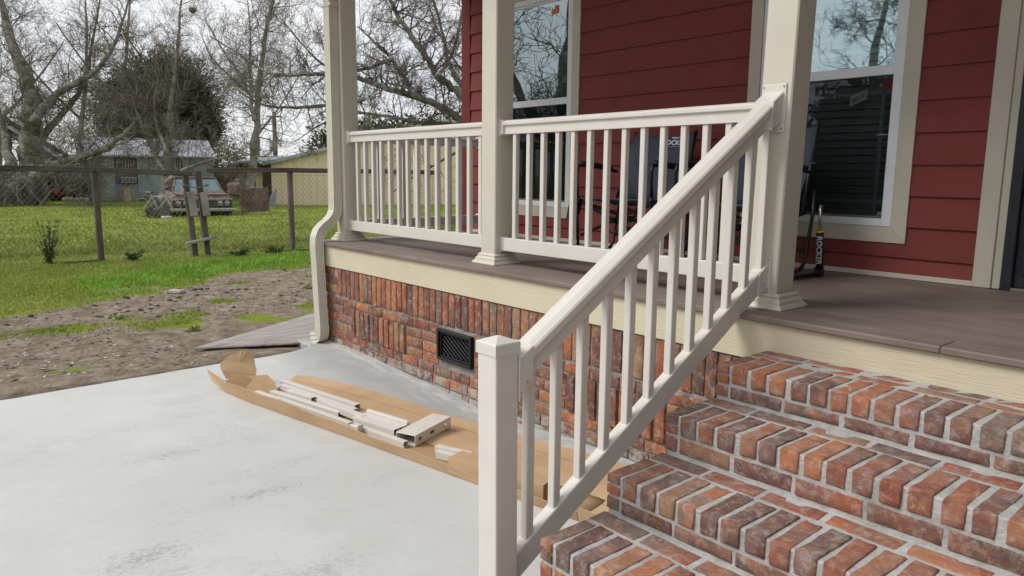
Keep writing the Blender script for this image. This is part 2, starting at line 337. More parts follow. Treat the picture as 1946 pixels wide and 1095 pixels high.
# ================================================================ GROUND
G = -.93
def edge_x(y):
    y = np.asarray(y, float)
    return .03+.035*vn(y, 3, 1.3)+.02*vn(y, 9, 6)+np.interp(y, [-6, -2.3, -.9, -.3, -.05], [.1, .05, -.02, .0, -.07])
def slab_z(x, y):
    x = np.asarray(x, float); y = np.asarray(y, float)
    base = np.interp(x, [-1, .5, 1.1, 1.5, 2.1, 2.5, 2.95, 3.4], [-.848, -.846, -.873, -.889, -.924, -.915, -.88, -.875])
    k = np.clip((y+.55)/.55, 0, 1)
    return -.88+(base+.88)*k+.004*fbm(x, y, 1.2, 3)+.012*np.exp(-np.clip(-y, 0, 9)/.03)
def bound_x(y):
    return np.interp(y, [-6, -1.91, -.58, 1.32, 2.43, 4, 8], [-2.6, -3.67, -4.15, -5.24, -5.44, -6.2, -7.5])
def grass_mask(x, y):
    b = bound_x(y)+.9*fbm(x, y, 1.1, 3)
    g = np.clip((b-x)/.5+.5, 0, 1)
    patch = np.clip((fbm(x+9, y, 1.6, 4)-.14)*5, 0, 1)*.75
    strip = np.exp(-((x+1.9-.35*(y+.5))/.3)**2)*np.clip((y+2.2)*2, 0, 1)*np.clip((1.2-y)*2, 0, 1)*np.clip(.6+fbm(x, y, 3)*2.4, 0, 1)
    return np.clip(np.maximum(g, np.maximum(patch, strip)*(x < -.5)), 0, 1)
def ground_z(x, y):
    x = np.asarray(x, float); y = np.asarray(y, float)
    far = np.clip((-x-3)/6, 0, 1)
    z = G+.02*np.clip((x+1.0)/.8, 0, 1)
    m = grass_mask(x, y); near = np.clip((x+9)/3, 0, 1)
    z = z+near*(1-m)*(.035*fbm(x, y, 2.2, 5)+.03*np.clip(fbm(x, y+20, 1.3, 3)-.22, 0, 1))+.03*fbm(x, y, .35, 3)
    under = (x > .02) & (y > -9) & (y < 8.5) & (x < 12)
    return np.where(under, np.minimum(z, -1.02), z)
xs = np.concatenate([-np.geomspace(900, 12, 40), np.arange(-11.6, -8, .3), np.arange(-8, 1.2, .06), np.arange(1.4, 14, 1.2), np.geomspace(15, 700, 16)])
ys = np.concatenate([-np.geomspace(700, 9, 20), np.arange(-8, -4, .35), np.arange(-4, 5, .06), np.arange(5.2, 12, .4), np.geomspace(13, 900, 34)])
X, Y = np.meshgrid(xs, ys, indexing='ij'); Z = ground_z(X, Y)
nx, ny = X.shape; V = np.stack([X, Y, Z], -1).reshape(-1, 3)
I = np.arange(nx*ny).reshape(nx, ny); F = np.stack([I[:-1, :-1], I[1:, :-1], I[1:, 1:], I[:-1, 1:]], -1).reshape(-1, 4)
def groundmat():
    m = bpy.data.materials.new('yard_soil_and_grass'); m.use_nodes = True; t = m.node_tree; N = t.nodes; K = t.links.new
    b = N['Principled BSDF']; b.inputs['Roughness'].default_value = .95; b.inputs['Specular IOR Level'].default_value = .1
    g = N.new('ShaderNodeNewGeometry'); at = N.new('ShaderNodeAttribute'); at.attribute_name = 'grass'
    def noise(s, d=8, r_=.65):
        n = N.new('ShaderNodeTexNoise'); n.inputs['Scale'].default_value = s; n.inputs['Detail'].default_value = d; n.inputs['Roughness'].default_value = r_; K(g.outputs['Position'], n.inputs['Vector']); return n.outputs['Fac']
    def ramp(f, cs, ps):
        r_ = N.new('ShaderNodeValToRGB'); e = r_.color_ramp.elements
        while len(e) < len(cs): e.new(.5)
        for i in range(len(cs)): e[i].position = ps[i]; e[i].color = (*cs[i], 1)
        K(f, r_.inputs[0]); return r_.outputs[0]
    soil = ramp(noise(7, 10, .75), [(.12, .088, .06), (.275, .22, .165), (.4, .335, .265), (.56, .51, .45)], [.3, .47, .6, .72])
    gr = ramp(noise(1.3, 6), [(.14, .18, .025), (.23, .29, .035), (.33, .36, .06)], [.35, .5, .68])
    n3 = noise(9, 8, .8); ma = N.new('ShaderNodeMath'); ma.operation = 'MULTIPLY_ADD'; ma.inputs[1].default_value = 1.6; ma.inputs[2].default_value = -.8; K(n3, ma.inputs[0])
    a2 = N.new('ShaderNodeMath'); a2.use_clamp = True; K(ma.outputs[0], a2.inputs[0]); K(at.outputs['Fac'], a2.inputs[1])
    mr = N.new('ShaderNodeMapRange'); mr.inputs[1].default_value = .35; mr.inputs[2].default_value = .7; K(a2.outputs[0], mr.inputs[0])
    x = N.new('ShaderNodeMixRGB'); K(mr.outputs[0], x.inputs[0]); K(soil, x.inputs[1]); K(gr, x.inputs[2]); K(x.outputs[0], b.inputs['Base Color'])
    bp = N.new('ShaderNodeBump'); bp.inputs['Strength'].default_value = 1; bp.inputs['Distance'].default_value = .04; K(noise(26, 10, .75), bp.inputs['Height']); K(bp.outputs[0], b.inputs['Normal'])
    return m
me = fastmesh('ground', V, F, groundmat()); at = me.attributes.new('grass', 'FLOAT', 'POINT'); at.data.foreach_set('value', grass_mask(X, Y).ravel().astype(np.float32))
me.polygons.foreach_set('use_smooth', [True]*len(me.polygons))
go = bpy.data.objects.new('ground', me); COL.objects.link(go); tag(go, kind='structure')

# ---- concrete patio slab
ysl = np.concatenate([np.arange(-8, -3, .25), np.arange(-3, .02, .04), [.034]]); ts = np.concatenate([[0, .0012, .004, .01], np.linspace(.02, 1, 110)])
YY, TT = np.meshgrid(ysl, ts, indexing='ij'); XE = edge_x(YY); XX = XE+(9-XE)*TT**1.15; ZZ = slab_z(XX, YY)
ZZ = ZZ-.012*np.exp(-(XX-XE)/.008)
nr, nc = XX.shape; V = np.stack([XX, YY, ZZ], -1).reshape(-1, 3); I = np.arange(nr*nc).reshape(nr, nc)
F = np.stack([I[:-1, :-1], I[1:, :-1], I[1:, 1:], I[:-1, 1:]], -1).reshape(-1, 4)[:, ::-1]
sk = np.stack([XE[:, 0]+.006, ysl, np.full(nr, -1.0)], -1); n0 = len(V); V = np.vstack([V, sk])
F = np.vstack([F, [(I[k, 0], I[k+1, 0], n0+k+1, n0+k) for k in range(nr-1)]])
def concmat():
    m = bpy.data.materials.new('trowelled_concrete'); m.use_nodes = True; t = m.node_tree; N = t.nodes; K = t.links.new
    b = N['Principled BSDF']; b.inputs['Roughness'].default_value = .7; b.inputs['Specular IOR Level'].default_value = .35
    g = N.new('ShaderNodeNewGeometry'); P = g.outputs['Position']
    def mapped(sc, rot=0, loc=(0, 0, 0)):
        q = N.new('ShaderNodeMapping'); q.inputs['Scale'].default_value = sc; q.inputs['Rotation'].default_value = (0, 0, rot); q.inputs['Location'].default_value = loc; K(P, q.inputs[0]); return q.outputs[0]
    def noise(v, s, d=8, r_=.6, dist=0):
        n = N.new('ShaderNodeTexNoise'); n.inputs['Scale'].default_value = s; n.inputs['Detail'].default_value = d; n.inputs['Roughness'].default_value = r_; n.inputs['Distortion'].default_value = dist; K(v, n.inputs['Vector']); return n.outputs['Fac']
    def mr(f, a, c, lo=0, hi=1):
        r_ = N.new('ShaderNodeMapRange'); r_.inputs[1].default_value = a; r_.inputs[2].default_value = c; r_.inputs[3].default_value = lo; r_.inputs[4].default_value = hi; K(f, r_.inputs[0]); return r_.outputs[0]
    def mix(f, a, c):
        x = N.new('ShaderNodeMixRGB'); K(f, x.inputs[0])
        if isinstance(a, tuple): x.inputs[1].default_value = (*a, 1)
        else: K(a, x.inputs[1])
        x.inputs[2].default_value = (*c, 1); return x.outputs[0]
    def mul(a, c):
        x = N.new('ShaderNodeMath'); x.operation = 'MULTIPLY'; x.use_clamp = True; K(a, x.inputs[0]); K(c, x.inputs[1]); return x.outputs[0]
    col = mix(mr(noise(P, .9, 5), .35, .65), (.555, .56, .55), (.50, .50, .485))
    col = mix(mr(noise(P, 2.7, 8, .7), .48, .75, 0, .55), col, (.44, .445, .41))
    # bare darker concrete in streaks dragged along one way
    blot = mr(noise(mapped((2.2, 1, 1)), 1.3, 6, .6), .54, .6)
    stre = mr(noise(mapped((5, 2.2, 1), .05), 13, 12, .82, .2), .515, .54)
    col = mix(mul(mul(blot, stre), mr(noise(P, 4, 3), .3, .6, .12, .4)), col, (.29, .295, .30))
    for (cx_, cy_, ax_, ay_, am_) in ((2.46, -1.56, .12, .42, .7), (2.74, -2.12, .2, .42, .65), (2.2, -1.25, .1, .25, .3), (3.25, -1.62, .2, .3, .5), (1.7, -1.75, .16, .45, .5), (3.3, -2.3, .3, .3, .5)):
        v1 = N.new('ShaderNodeVectorMath'); v1.operation = 'SUBTRACT'; K(P, v1.inputs[0]); v1.inputs[1].default_value = (cx_, cy_, -.88)
        v2 = N.new('ShaderNodeVectorMath'); v2.operation = 'DIVIDE'; K(v1.outputs[0], v2.inputs[0]); v2.inputs[1].default_value = (ax_, ay_, 1)
        v3 = N.new('ShaderNodeVectorMath'); v3.operation = 'LENGTH'; K(v2.outputs[0], v3.inputs[0])
        fall = mr(v3.outputs['Value'], .0, 1.35, .075, -.13); nn_ = noise(mapped((4.2, 2.2, 1), .06, (cx_, 0, 0)), 21, 12, .85, .1)
        aa = N.new('ShaderNodeMath'); K(nn_, aa.inputs[0]); K(fall, aa.inputs[1]); col = mix(mr(aa.outputs[0], .545, .575, 0, am_), col, (.235, .235, .25))
    fine = mr(noise(mapped((30, 3, 1), .1), 4.0, 8, .75), .62, .66, 0, .6); col = mix(fine, col, (.31, .315, .32))
    fine2 = mr(noise(mapped((2, 60, 1), .5), 2.0, 5, .7), .68, .71, 0, .5); col = mix(fine2, col, (.34, .34, .34))
    pit = mr(noise(P, 60, 3), .72, .76, 0, .6); col = mix(pit, col, (.25, .25, .25))
    # darker grey strip next to the foundation, with spilt mortar
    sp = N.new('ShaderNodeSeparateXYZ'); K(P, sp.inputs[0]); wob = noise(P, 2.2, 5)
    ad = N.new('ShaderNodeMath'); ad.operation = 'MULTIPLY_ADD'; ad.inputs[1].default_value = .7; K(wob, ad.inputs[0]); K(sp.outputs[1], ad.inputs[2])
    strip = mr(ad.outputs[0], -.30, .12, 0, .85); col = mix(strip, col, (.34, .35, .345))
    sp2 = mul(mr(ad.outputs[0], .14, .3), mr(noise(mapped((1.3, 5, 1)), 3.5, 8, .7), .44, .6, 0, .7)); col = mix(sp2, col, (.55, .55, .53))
    K(col, b.inputs['Base Color'])
    bp = N.new('ShaderNodeBump'); bp.inputs['Strength'].default_value = .5; bp.inputs['Distance'].default_value = .004; K(noise(mapped((2.2, 1, 1)), 24, 9, .7), bp.inputs['Height']); K(bp.outputs[0], b.inputs['Normal'])
    return m
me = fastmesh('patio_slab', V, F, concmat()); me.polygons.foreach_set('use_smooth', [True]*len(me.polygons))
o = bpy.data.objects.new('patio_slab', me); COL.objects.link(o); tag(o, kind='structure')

# ================================================================ BRICKWORK
def rough_brick(name, L_, D_, H_, seed, mt, cuts=(4, 2, 2), jit=.0018, rad=.0035):
    """rounded block with worn arrises: centre at origin, sizes L_ x D_ x H_"""
    q = random.Random(seed)
    bm = bmesh.new(); bmesh.ops.create_cube(bm, size=1)
    def axis(n, s):
        h = s/2; e = min(rad*1.1, h*.4); return [-h, -h+e]+[-h+e+(s-2*e)*k/n for k in range(1, n)]+[h-e, h]
    bm.free(); ax = [axis(cuts[0], L_), axis(cuts[1], D_), axis(cuts[2], H_)]
    vid = {}; vs = []; fs = []
    hs = (L_/2, D_/2, H_/2)
    def vtx(i, j, k):
        key = (i, j, k)
        if key in vid: return vid[key]
        p = [ax[0][i], ax[1][j], ax[2][k]]; c = [max(-(hs[a]-rad), min(hs[a]-rad, p[a])) for a in range(3)]
        d = Vector([p[a]-c[a] for a in range(3)])
        if d.length > 1e-9: p = Vector(c)+d.normalized()*rad
        else: p = Vector(p)
        p = Vector(p)+Vector([q.uniform(-jit, jit) for _ in range(3)])
        vid[key] = len(vs); vs.append(p); return vid[key]
    n = [len(a)-1 for a in ax]
    for a in range(3):
        b, c = (a+1) % 3, (a+2) % 3
        for side in (0, n[a]):
            for i in range(n[b]):
                for j in range(n[c]):
                    q4 = []
                    for (di, dj) in ((0, 0), (1, 0), (1, 1), (0, 1)):
                        k = [0, 0, 0]; k[a] = side; k[b] = i+di; k[c] = j+dj; q4.append(vtx(*k))
                    fs.append(q4 if side else q4[::-1])
    m = MB(); m.add(vs, fs); return m.mesh(name, mt, True)

def brick_pick(cache, L_, D_, H_, mt, cuts, rad=.0035, jit=.0018):
    key = (round(L_, 2), round(D_, 3), round(H_, 3), rnd.randrange(4), mt.name)
    if key not in cache: cache[key] = rough_brick('brick', key[0], D_, H_, rnd.random(), mt, cuts, jit, rad)
    return cache[key], L_/key[0]

YB = .035
wall = thing('brick_foundation_wall', 'red brick foundation wall with soldier courses below the porch fascia', 'wall', (0, YB, -.95))
def mortar_face(x0, x1, z0, z1, y, amp=.003):
    xs_ = np.arange(x0, x1+.011, .012); zs_ = np.arange(z0, z1+.011, .012); A, B = np.meshgrid(xs_, zs_, indexing='ij')
    Yv = y+amp*fbm(A, B, 30, 3)
    n_, m_ = A.shape; Vv = np.stack([A, Yv, B], -1).reshape(-1, 3); I_ = np.arange(n_*m_).reshape(n_, m_)
    return Vv, np.stack([I_[:-1, :-1], I_[1:, :-1], I_[1:, 1:], I_[:-1, 1:]], -1).reshape(-1, 4)
Vv, Fv = mortar_face(-.212, 4.1, -.96, -.17, YB+.004)
inv_ = (Vv[:, 0] > 1.62) & (Vv[:, 0] < 1.97) & (Vv[:, 2] > -.655) & (Vv[:, 2] < -.468); Vv[inv_, 1] = YB+.06
me = fastmesh('mortar', Vv-np.array(wall.location), Fv, M_MORT); o = bpy.data.objects.new('mortar', me); COL.objects.link(o); o.parent = wall
MB().box(-.21, 8.3, YB+.062, YB+.1, -1.1, -.03).build('backing_wall', M_MORT, wall)
MB().box(-.21, -.11, YB+.1, 1.68, -1.1, -.03).build('side_wall', M_MORT, wall)
cache = {}
def row(z0, z1, holes, start, y=YB, x_end=4.08):
    x = start; h = z1-z0
    edges = sorted(holes)
    while x < x_end:
        ln = rnd.uniform(.185, .205) if rnd.random() > .12 else rnd.uniform(.09, .13)
        a, b = x, x+ln
        for (p, q_) in edges:
            if a < q_ and b > p:
                if a < p-.03: b = p-.008
                else: a = q_+.008; b = a+ln
        if b-a > .03:
            me_, s_ = brick_pick(cache, b-a, .09, h, M_BRICK, (4, 1, 1))
            put('brick', me_, wall, ((a+b)/2, y+.045-rnd.uniform(.001, .006), (z0+z1)/2+rnd.uniform(-.0015, .0015)), (s_, 1, 1), (0, R(rnd.uniform(-.5, .5)), 0))
        x = b+rnd.uniform(.008, .012)
# short header ends at the outer corner beside the spout
for k in range(3): row(-.262-.0745*k, -.202-.0745*k, [], -.205, x_end=.1)
x = .165
while x < 4.06:
    wdt = rnd.uniform(.056, .064); hgt = rnd.uniform(.215, .226)
    me_, s_ = brick_pick(cache, .22, .09, .06, M_BRICK, (4, 1, 1))
    put('brick', me_, wall, (x+wdt/2, YB+.045-rnd.uniform(.002, .008), -.205-hgt/2), (hgt/.22, 1, wdt/.06), (0, R(90+rnd.uniform(-.7, .7)), 0))
    x += wdt+rnd.choice([.006, .012, .015])
insets = [(.385, 1.19), (2.835, 3.60)]; vent = (1.597, 1.992)
row(-.503, -.443, [vent], -.205)
for k in range(3):
    z1 = -.513-.0715*k; row(z1-.06, z1, insets+([vent] if z1 > -.68 else []), -.205+rnd.uniform(-.1, 0) if k % 2 else -.205)
for k in range(3):
    z1 = -.7275-.0715*k; row(z1-.06, z1, [], -.205+(-.09 if k % 2 else 0))
for (a, b) in insets:
    n = round((b-a)/.0765); st = (b-a)/n
    for k in range(n):
        wdt = .058; me_, s_ = brick_pick(cache, .2, .09, .06, M_BRICK, (4, 1, 1))
        put('brick', me_, wall, (a+st*(k+.5), YB+.045-.012-rnd.uniform(0, .008), -.612+rnd.uniform(-.004, .004)), (1.02, 1, wdt/.06), (0, R(90+rnd.uniform(-.8, .8)), 0))
# vent
vt = MB()
vx0, vx1, vz0, vz1 = 1.605, 1.985, -.668, -.455
for (a, b, c, d) in ((vx0, vx1, vz1-.02, vz1), (vx0, vx1, vz0, vz0+.02), (vx0, vx0+.022, vz0+.02, vz1-.02), (vx1-.022, vx1, vz0+.02, vz1-.02)):
    vt.cb(a, b, YB-.026, YB+.03, c, d, .003)
for (a, b, c, d) in ((vx0+.022, vx1-.022, vz1-.032, vz1-.02), (vx0+.022, vx1-.022, vz0+.02, vz0+.032), (vx0+.022, vx0+.034, vz0+.032, vz1-.032), (vx1-.034, vx1-.022, vz0+.032, vz1-.032)):
    vt.cb(a, b, YB-.012, YB+.03, c, d, .002)
vo = vt.build('vent', M_BLACK, wall, label='black plastic crawl space vent with diamond grille')
g = MB(); cx, cz, hw, hh = (vx0+vx1)/2, (vz0+vz1)/2, .156, .074
for sgn in (-1, 1):
    for k in range(-9, 10):
        c0 = k*.031; pts = []
        t0 = max(-hw, (-hh-c0)/.62 if sgn > 0 else (c0-hh)/.62); t1 = min(hw, (hh-c0)/.62 if sgn > 0 else (c0+hh)/.62)
        if t1-t0 < .02: continue
        g.bar((cx+t0, YB+.008+.004*sgn, cz+c0+sgn*.62*t0), (cx+t1, YB+.008+.004*sgn, cz+c0+sgn*.62*t1), .0065, .006, .001, (0, 1, 0))
g.build('grille', M_BLACK, vo)
MB().box(vx0+.03, vx1-.03, YB+.028, YB+.0295, vz0+.03, vz1-.03).build('vent_shade_sheet', M_DARKV, vo)  # near-black sheet in place of the crawl space darkness behind the grille

# ---------------- steps
SX = 4.034; SXR = 6.3
steps = thing('brick_steps', 'wide red brick porch steps with pale mortar joints and smeared faces', 'steps', (SX, -.9, -.9))
tops = [-.143, -.277, -.425, -.56, -.702]; fronts = [-.344, -.654, -.962, -1.271, -1.58]
cs = {}
core = MB()
for i, (zt, yf) in enumerate(zip(tops, fronts)):
    core.cb(SX+.004, SXR, yf+.0035, .018 if i == 0 else fronts[i-1]+.1, -1.0, zt-.0015-.0003*i, .004)
co = core.build('mortar_bed', M_MORTL, steps)
md = co.modifiers.new('s', 'SUBSURF'); md.subdivision_type = 'SIMPLE'; md.levels = 0; md.render_levels = 0
for i, (zt, yf) in enumerate(zip(tops, fronts)):
    low = fronts[i-1] if i else .02
    hh = .068; jn = .0135
    # first column: two flat half bricks stacked
    xw = .054
    me_, s_ = brick_pick(cs, .205, xw, .031, M_BRICKS, (4, 1, 1), .004)
    for z in (zt-.0155, zt-.0155-.037):
        put('brick', me_, steps, (SX+xw/2, yf+.1025-rnd.uniform(.0, .004), z), (s_, 1, 1), (0, 0, R(90+rnd.uniform(-1, 1))))
    x = SX+xw+jn
    while x < SXR-.06:
        wd = rnd.uniform(.056, .064); ln = rnd.uniform(.2, .208)
        me_, s_ = brick_pick(cs, .205, .06, hh, M_BRICKS, (6, 3, 3), .0035, .0018)
        put('brick', me_, steps, (x+wd/2, yf+ln/2-rnd.uniform(0, .005), zt-hh/2+rnd.uniform(-.0005, .0035)), (s_*ln/.205, wd/.06, 1), (R(rnd.uniform(-.8, .8)), R(rnd.uniform(-.8, .8)), R(90+rnd.uniform(-1.3, 1.3))))
        x += wd+rnd.uniform(.014, .022)
    # stretcher course under the nosing bricks
    zb = (tops[i+1] if i < 4 else -.885)+.012; ht = min(.058, zt-hh-.012-zb)
    if i == 4: zb = zt-.068-.012-.06; ht = .06
    x = SX+.055
    me_, s_ = brick_pick(cs, .2, .054, .058, M_BRICKS, (4, 1, 1), .005)
    put('brick', me_, steps, (SX+.0265, yf+.0995, zb+ht/2), (1, 1, ht/.058), (0, 0, R(90)))
    x = SX+.054+.012
    while x < SXR-.1:
        ln = rnd.uniform(.198, .212)
        me_, s_ = brick_pick(cs, .21, .07, .058, M_BRICKS, (5, 1, 2), .0035)
        put('brick', me_, steps, (x+ln/2, yf+.035+.002-rnd.uniform(0, .004), zb+ht/2), (s_*ln/.21, 1, ht/.058), (R(rnd.uniform(-.8, .8)), R(rnd.uniform(-.5, .5)), R(rnd.uniform(-.6, .6))))
        x += ln+rnd.uniform(.01, .018)
    # strip of flat bricks closing the tread against the next riser
    y0 = yf+.205+.014; dp = low-.008-y0
    rows_ = [(y0, dp)] if dp < .1 else [(y0, .062), (y0+.074, dp-.074)]
    for (ya, d_) in rows_:
        if d_ < .03: continue
        x = SX+rnd.uniform(0, .003)
        while x < SXR-.1:
            ln = rnd.uniform(.185, .21)
            me_, s_ = brick_pick(cs, .2, .062, .05, M_BRICKS, (5, 1, 1), .005)
            put('brick', me_, steps, (x+ln/2, ya+d_/2, zt-.026+rnd.uniform(-.001, .002)), (s_*ln/.2, d_/.062, 1), (R(rnd.uniform(-1, 1)), 0, R(rnd.uniform(-.7, .7))))
            x += ln+rnd.uniform(.012, .018)

# ================================================================ PORCH FLOOR
porch = thing('porch_floor', 'brown composite porch floor with cream fascia board above the brick', 'porch', (0, .8, -.03))
x = -.24
for xe in (1.43, 4.70, 8.2):
    MB().cb(x+.0005, xe-.0005, -.002, .138, -.0275, 0, .005).build('nosing_board', M_DECK, porch); x = xe
y = .139
while y < 1.66:
    e = min(y+.14, 1.688); MB().cb(-.24, 8.2, y, e-.0008, -.0275, -.0004, .0004).build('deck_board', M_DECK, porch); y = e
xf = -.215
for xe in (8.2,):
    MB().cb(xf, xe, .0204, .034, -.198, -.0285, .002).build('fascia_board', M_CREAM, porch); xf = xe
MB().cb(-.216, -.2, .035, 1.68, -.198, -.0285, .002).build('side_fascia_board', M_CREAM, porch)

# ---------------- columns
WC = .146; YC = .204
def column(x, label, lean=0):
    t = thing('porch_column', label, 'column', (x+WC/2, YC+WC/2, 0), 'square cream porch columns')
    m = MB(); h = 2.36; c = WC/2
    s = []
    for z in (.03, h):
        cx_ = x+c+lean*(z-.6); cy_ = YC+c; k = c; e = .006
        s.append([(cx_-k+e, cy_-k, z), (cx_+k-e, cy_-k, z), (cx_+k, cy_-k+e, z), (cx_+k, cy_+k-e, z), (cx_+k-e, cy_+k, z), (cx_-k+e, cy_+k, z), (cx_-k, cy_+k-e, z), (cx_-k, cy_-k+e, z)])
    m.loft(s); m.build('shaft', M_POST, t)
    # base moulding: stacked ogee strips mitred at the corners
    m = MB(); prof = [(.0435, .0), (.0435, .004), (.036, .014), (.034, .018), (.028, .02), (.026, .034), (.017, .042), (.014, .046), (.012, .049), (.016, .053), (.014, .058), (.001, .068)]
    secs = [[(x-o_, YC-o_, z+.0005), (x+WC+o_, YC-o_, z+.0005), (x+WC+o_, YC+WC+o_, z+.0005), (x-o_, YC+WC+o_, z+.0005)] for o_, z in prof]
    m.loft(secs, cap=False); m.build('base_moulding', M_POST, t)
    m = MB()
    for (px_, py_) in ((x+.05, YC-.0275), (x+WC+.0275, YC+.07)):
        m.tube([(px_-.002*(px_ < x+WC), py_, .03), (px_, py_-.002*(px_ < x+WC), .03)], .003, 6)
    m.build('screw_head', M_STEEL, t)
    return t
column(-.156, 'square cream porch column behind the downspout at the porch corner', -.002)
column(1.8434, 'square cream porch column between the two railing sections', .003)
column(3.815, 'square cream porch column at the top of the stair handrail', .016)

# ---------------- level railings
def rail_section(p, q, ztop, zbot, hw, name_label, n, first, sp, parent_loc, plates=(True, True)):
    """p,q: (x,y) ends; runs along x or y"""
    t = thing('porch_railing', name_label, 'railing', parent_loc, 'cream vinyl porch railings')
    P = Vector((*p, 0)); Q = Vector((*q, 0)); d = (Q-P).normalized(); s = Vector((-d.y, d.x, 0)); Ln = (Q-P).length
    def prof(pr_, z0):
        return [[(P+d*a+s*o_+Vector((0, 0, z0+z_))) for (o_, z_) in pr_] for a in (0.012, Ln-.012)]
    top = [(-.024, 0), (.024, 0), (.024, .052), (.036, .054), (.0375, .057), (.0375, .072), (.034, .077), (.016, .0855), (-.016, .0855), (-.034, .077), (-.0375, .072), (-.0375, .057), (-.036, .054), (-.024, .052)]
    MB().loft(prof(top, ztop-.0855)).build('top_rail', M_RAIL, t)
    bot = [(-.024, 0), (.024, 0), (.0255, .002), (.0255, .079), (.0235, .0825), (-.0235, .0825), (-.0255, .079), (-.0255, .002)]
    MB().loft(prof(bot, zbot-.0825)).build('bottom_rail', M_RAIL, t)
    zc0, zc1 = zbot-.001, ztop-.085
    bm_ = MB().cbox((0, 0, 0), (.016, .016, (zc1-zc0)/2), .003).mesh('baluster', M_RAIL)
    for k in range(n):
        c = P+d*(first+k*sp); put('baluster', bm_, t, (c.x, c.y, (zc0+zc1)/2))
    for e, sg, on in ((P, 1, plates[0]), (Q, -1, plates[1])):
        if not on: continue
        for (z0, z1, hw_) in ((ztop-.098, ztop+.012, .045), (zbot-.094, zbot+.012, .034)):
            c = e+d*sg*.005; mm = MB()
            ext = s*hw_; a = c; hx, hy = (abs(d.x)*.005+abs(s.x)*hw_), (abs(d.y)*.005+abs(s.y)*hw_)
            mm.cbox((a.x, a.y, (z0+z1)/2), (hx, hy, (z1-z0)/2), .002)
            hx, hy = (abs(d.x)*.014+abs(s.x)*(hw_-.006)), (abs(d.y)*.014+abs(s.y)*(hw_-.006)); a = e+d*sg*.014
            zt_ = z1-.012+.0025
            mm.cbox((a.x, a.y, (z0+.01+zt_)/2), (hx, hy, (zt_-z0-.01)/2), .003)
            br = mm.build('bracket', M_RAIL, t); ms = MB()
            for zz in (z0+.02, (z0+z1)/2):
                for q_ in (-1, 1):
                    b_ = e+d*sg*.02+s*q_*(hw_-.005); ms.tube([b_, b_+s*q_*.002], .0035, 6)
                    ms.v = ms.v
                    n_ = 12
                    for vi in range(len(ms.v)-n_, len(ms.v)): ms.v[vi] = (ms.v[vi][0], ms.v[vi][1], ms.v[vi][2]+zz)
            ms.build('screw_head', M_RAIL, br)
    return t
RY = YC+WC/2
rail_section((-.01, RY), (1.8434, RY), .9083, .1717, 0, 'cream railing section between the corner column and the middle column', 14, .113, .127, (.9, RY, 0))
rail_section((1.9894, RY), (3.815, RY), .9083, .1717, 0, 'cream railing section in front of the navy folding chairs', 14, .113, .127, (2.9, RY, 0))
rail_section((-.083, YC+WC), (-.083, 1.69), .9083, .1717, 0, 'cream side railing running back from the corner column to the house', 10, .1, .127, (-.083, 1.0, 0))

# ---------------- stair handrail
NX0, NX1, NY0, NY1 = 3.8374, 3.9309, -1.3746, -1.2811
RC = 3.8855
st = thing('stair_handrail', 'cream vinyl stair handrail with newel post sloping up beside the brick steps', 'handrail', (RC, -.6, -.88))
nl = MB(); e = .006; s = []
for z in (-.89, .036):
    lx = -.0097*(z-.05); s.append([(NX0+e+lx, NY0, z), (NX1-e+lx, NY0, z), (NX1-.0018+lx, NY0+.0018, z), (NX1+lx, NY0+e, z), (NX1+lx, NY1-e, z), (NX1-e+lx, NY1, z), (NX0+e+lx, NY1, z), (NX0+lx, NY1-e, z), (NX0+lx, NY0+e, z), (NX0+.0018+lx, NY0+.0018, z)])
nl.loft(s); npo = nl.build('newel_post', M_RAIL, st)
cp = MB(); x0, x1, y0, y1 = NX0-.0035, NX1+.0035, NY0-.0035, NY1+.0035; cxx, cyy = (x0+x1)/2, (y0+y1)/2
def sq(o_, z): return [(x0+o_, y0+o_, z), (x1-o_, y0+o_, z), (x1-o_, y1-o_, z), (x0+o_, y1-o_, z)]
cp.loft([sq(0, .024), sq(0, .059), sq(.0025, .0625), sq(.04, .0775), sq((x1-x0)/2-.001, .080)], cap=True); cp.build('post_cap', M_RAIL, npo)
def sl_prof(pr_, a, b, y0_, y1_):
    return [[(RC+o_, yy, a+b*yy+z_) for (o_, z_) in pr_] for yy in (y0_, y1_)]
RA, RB, BA, BB = .8081, .6317, .0801, .5961
hgt = .112
top = [(-.027, -.112), (.027, -.112), (.027, -.052), (.042, -.048), (.045, -.044), (.045, -.018), (.040, -.011), (.018, 0), (-.018, 0), (-.040, -.011), (-.045, -.018), (-.045, -.044), (-.042, -.048), (-.027, -.052)]
MB().loft(sl_prof(top, RA+.004, RB, NY1+.004, YC-.004)).build('hand_rail', M_RAIL, st)
bot = [(-.022, -.098), (.022, -.098), (.024, -.095), (.024, -.004), (.021, 0), (-.021, 0), (-.024, -.004), (-.024, -.095)]
MB().loft(sl_prof(bot, BA, BB, NY1+.004, YC-.004)).build('bottom_rail', M_RAIL, st)
yb_ = -1.212+.016; k = 0
while yb_ < YC-.03:
    z0, z1 = BA+BB*yb_-.012, RA+RB*yb_-.1
    s = []
    for zz, sl_ in ((z0, BB), (z1, RB)):
        h = .016; c = .0025
        s.append([(RC+a, yb_+b, zz+sl_*b) for a, b in ((-h+c, -h), (h-c, -h), (h, -h+c), (h, h-c), (h-c, h), (-h+c, h), (-h, h-c), (-h, -h+c))])
    MB().loft(s).build('baluster', M_RAIL, st); yb_ += .1242
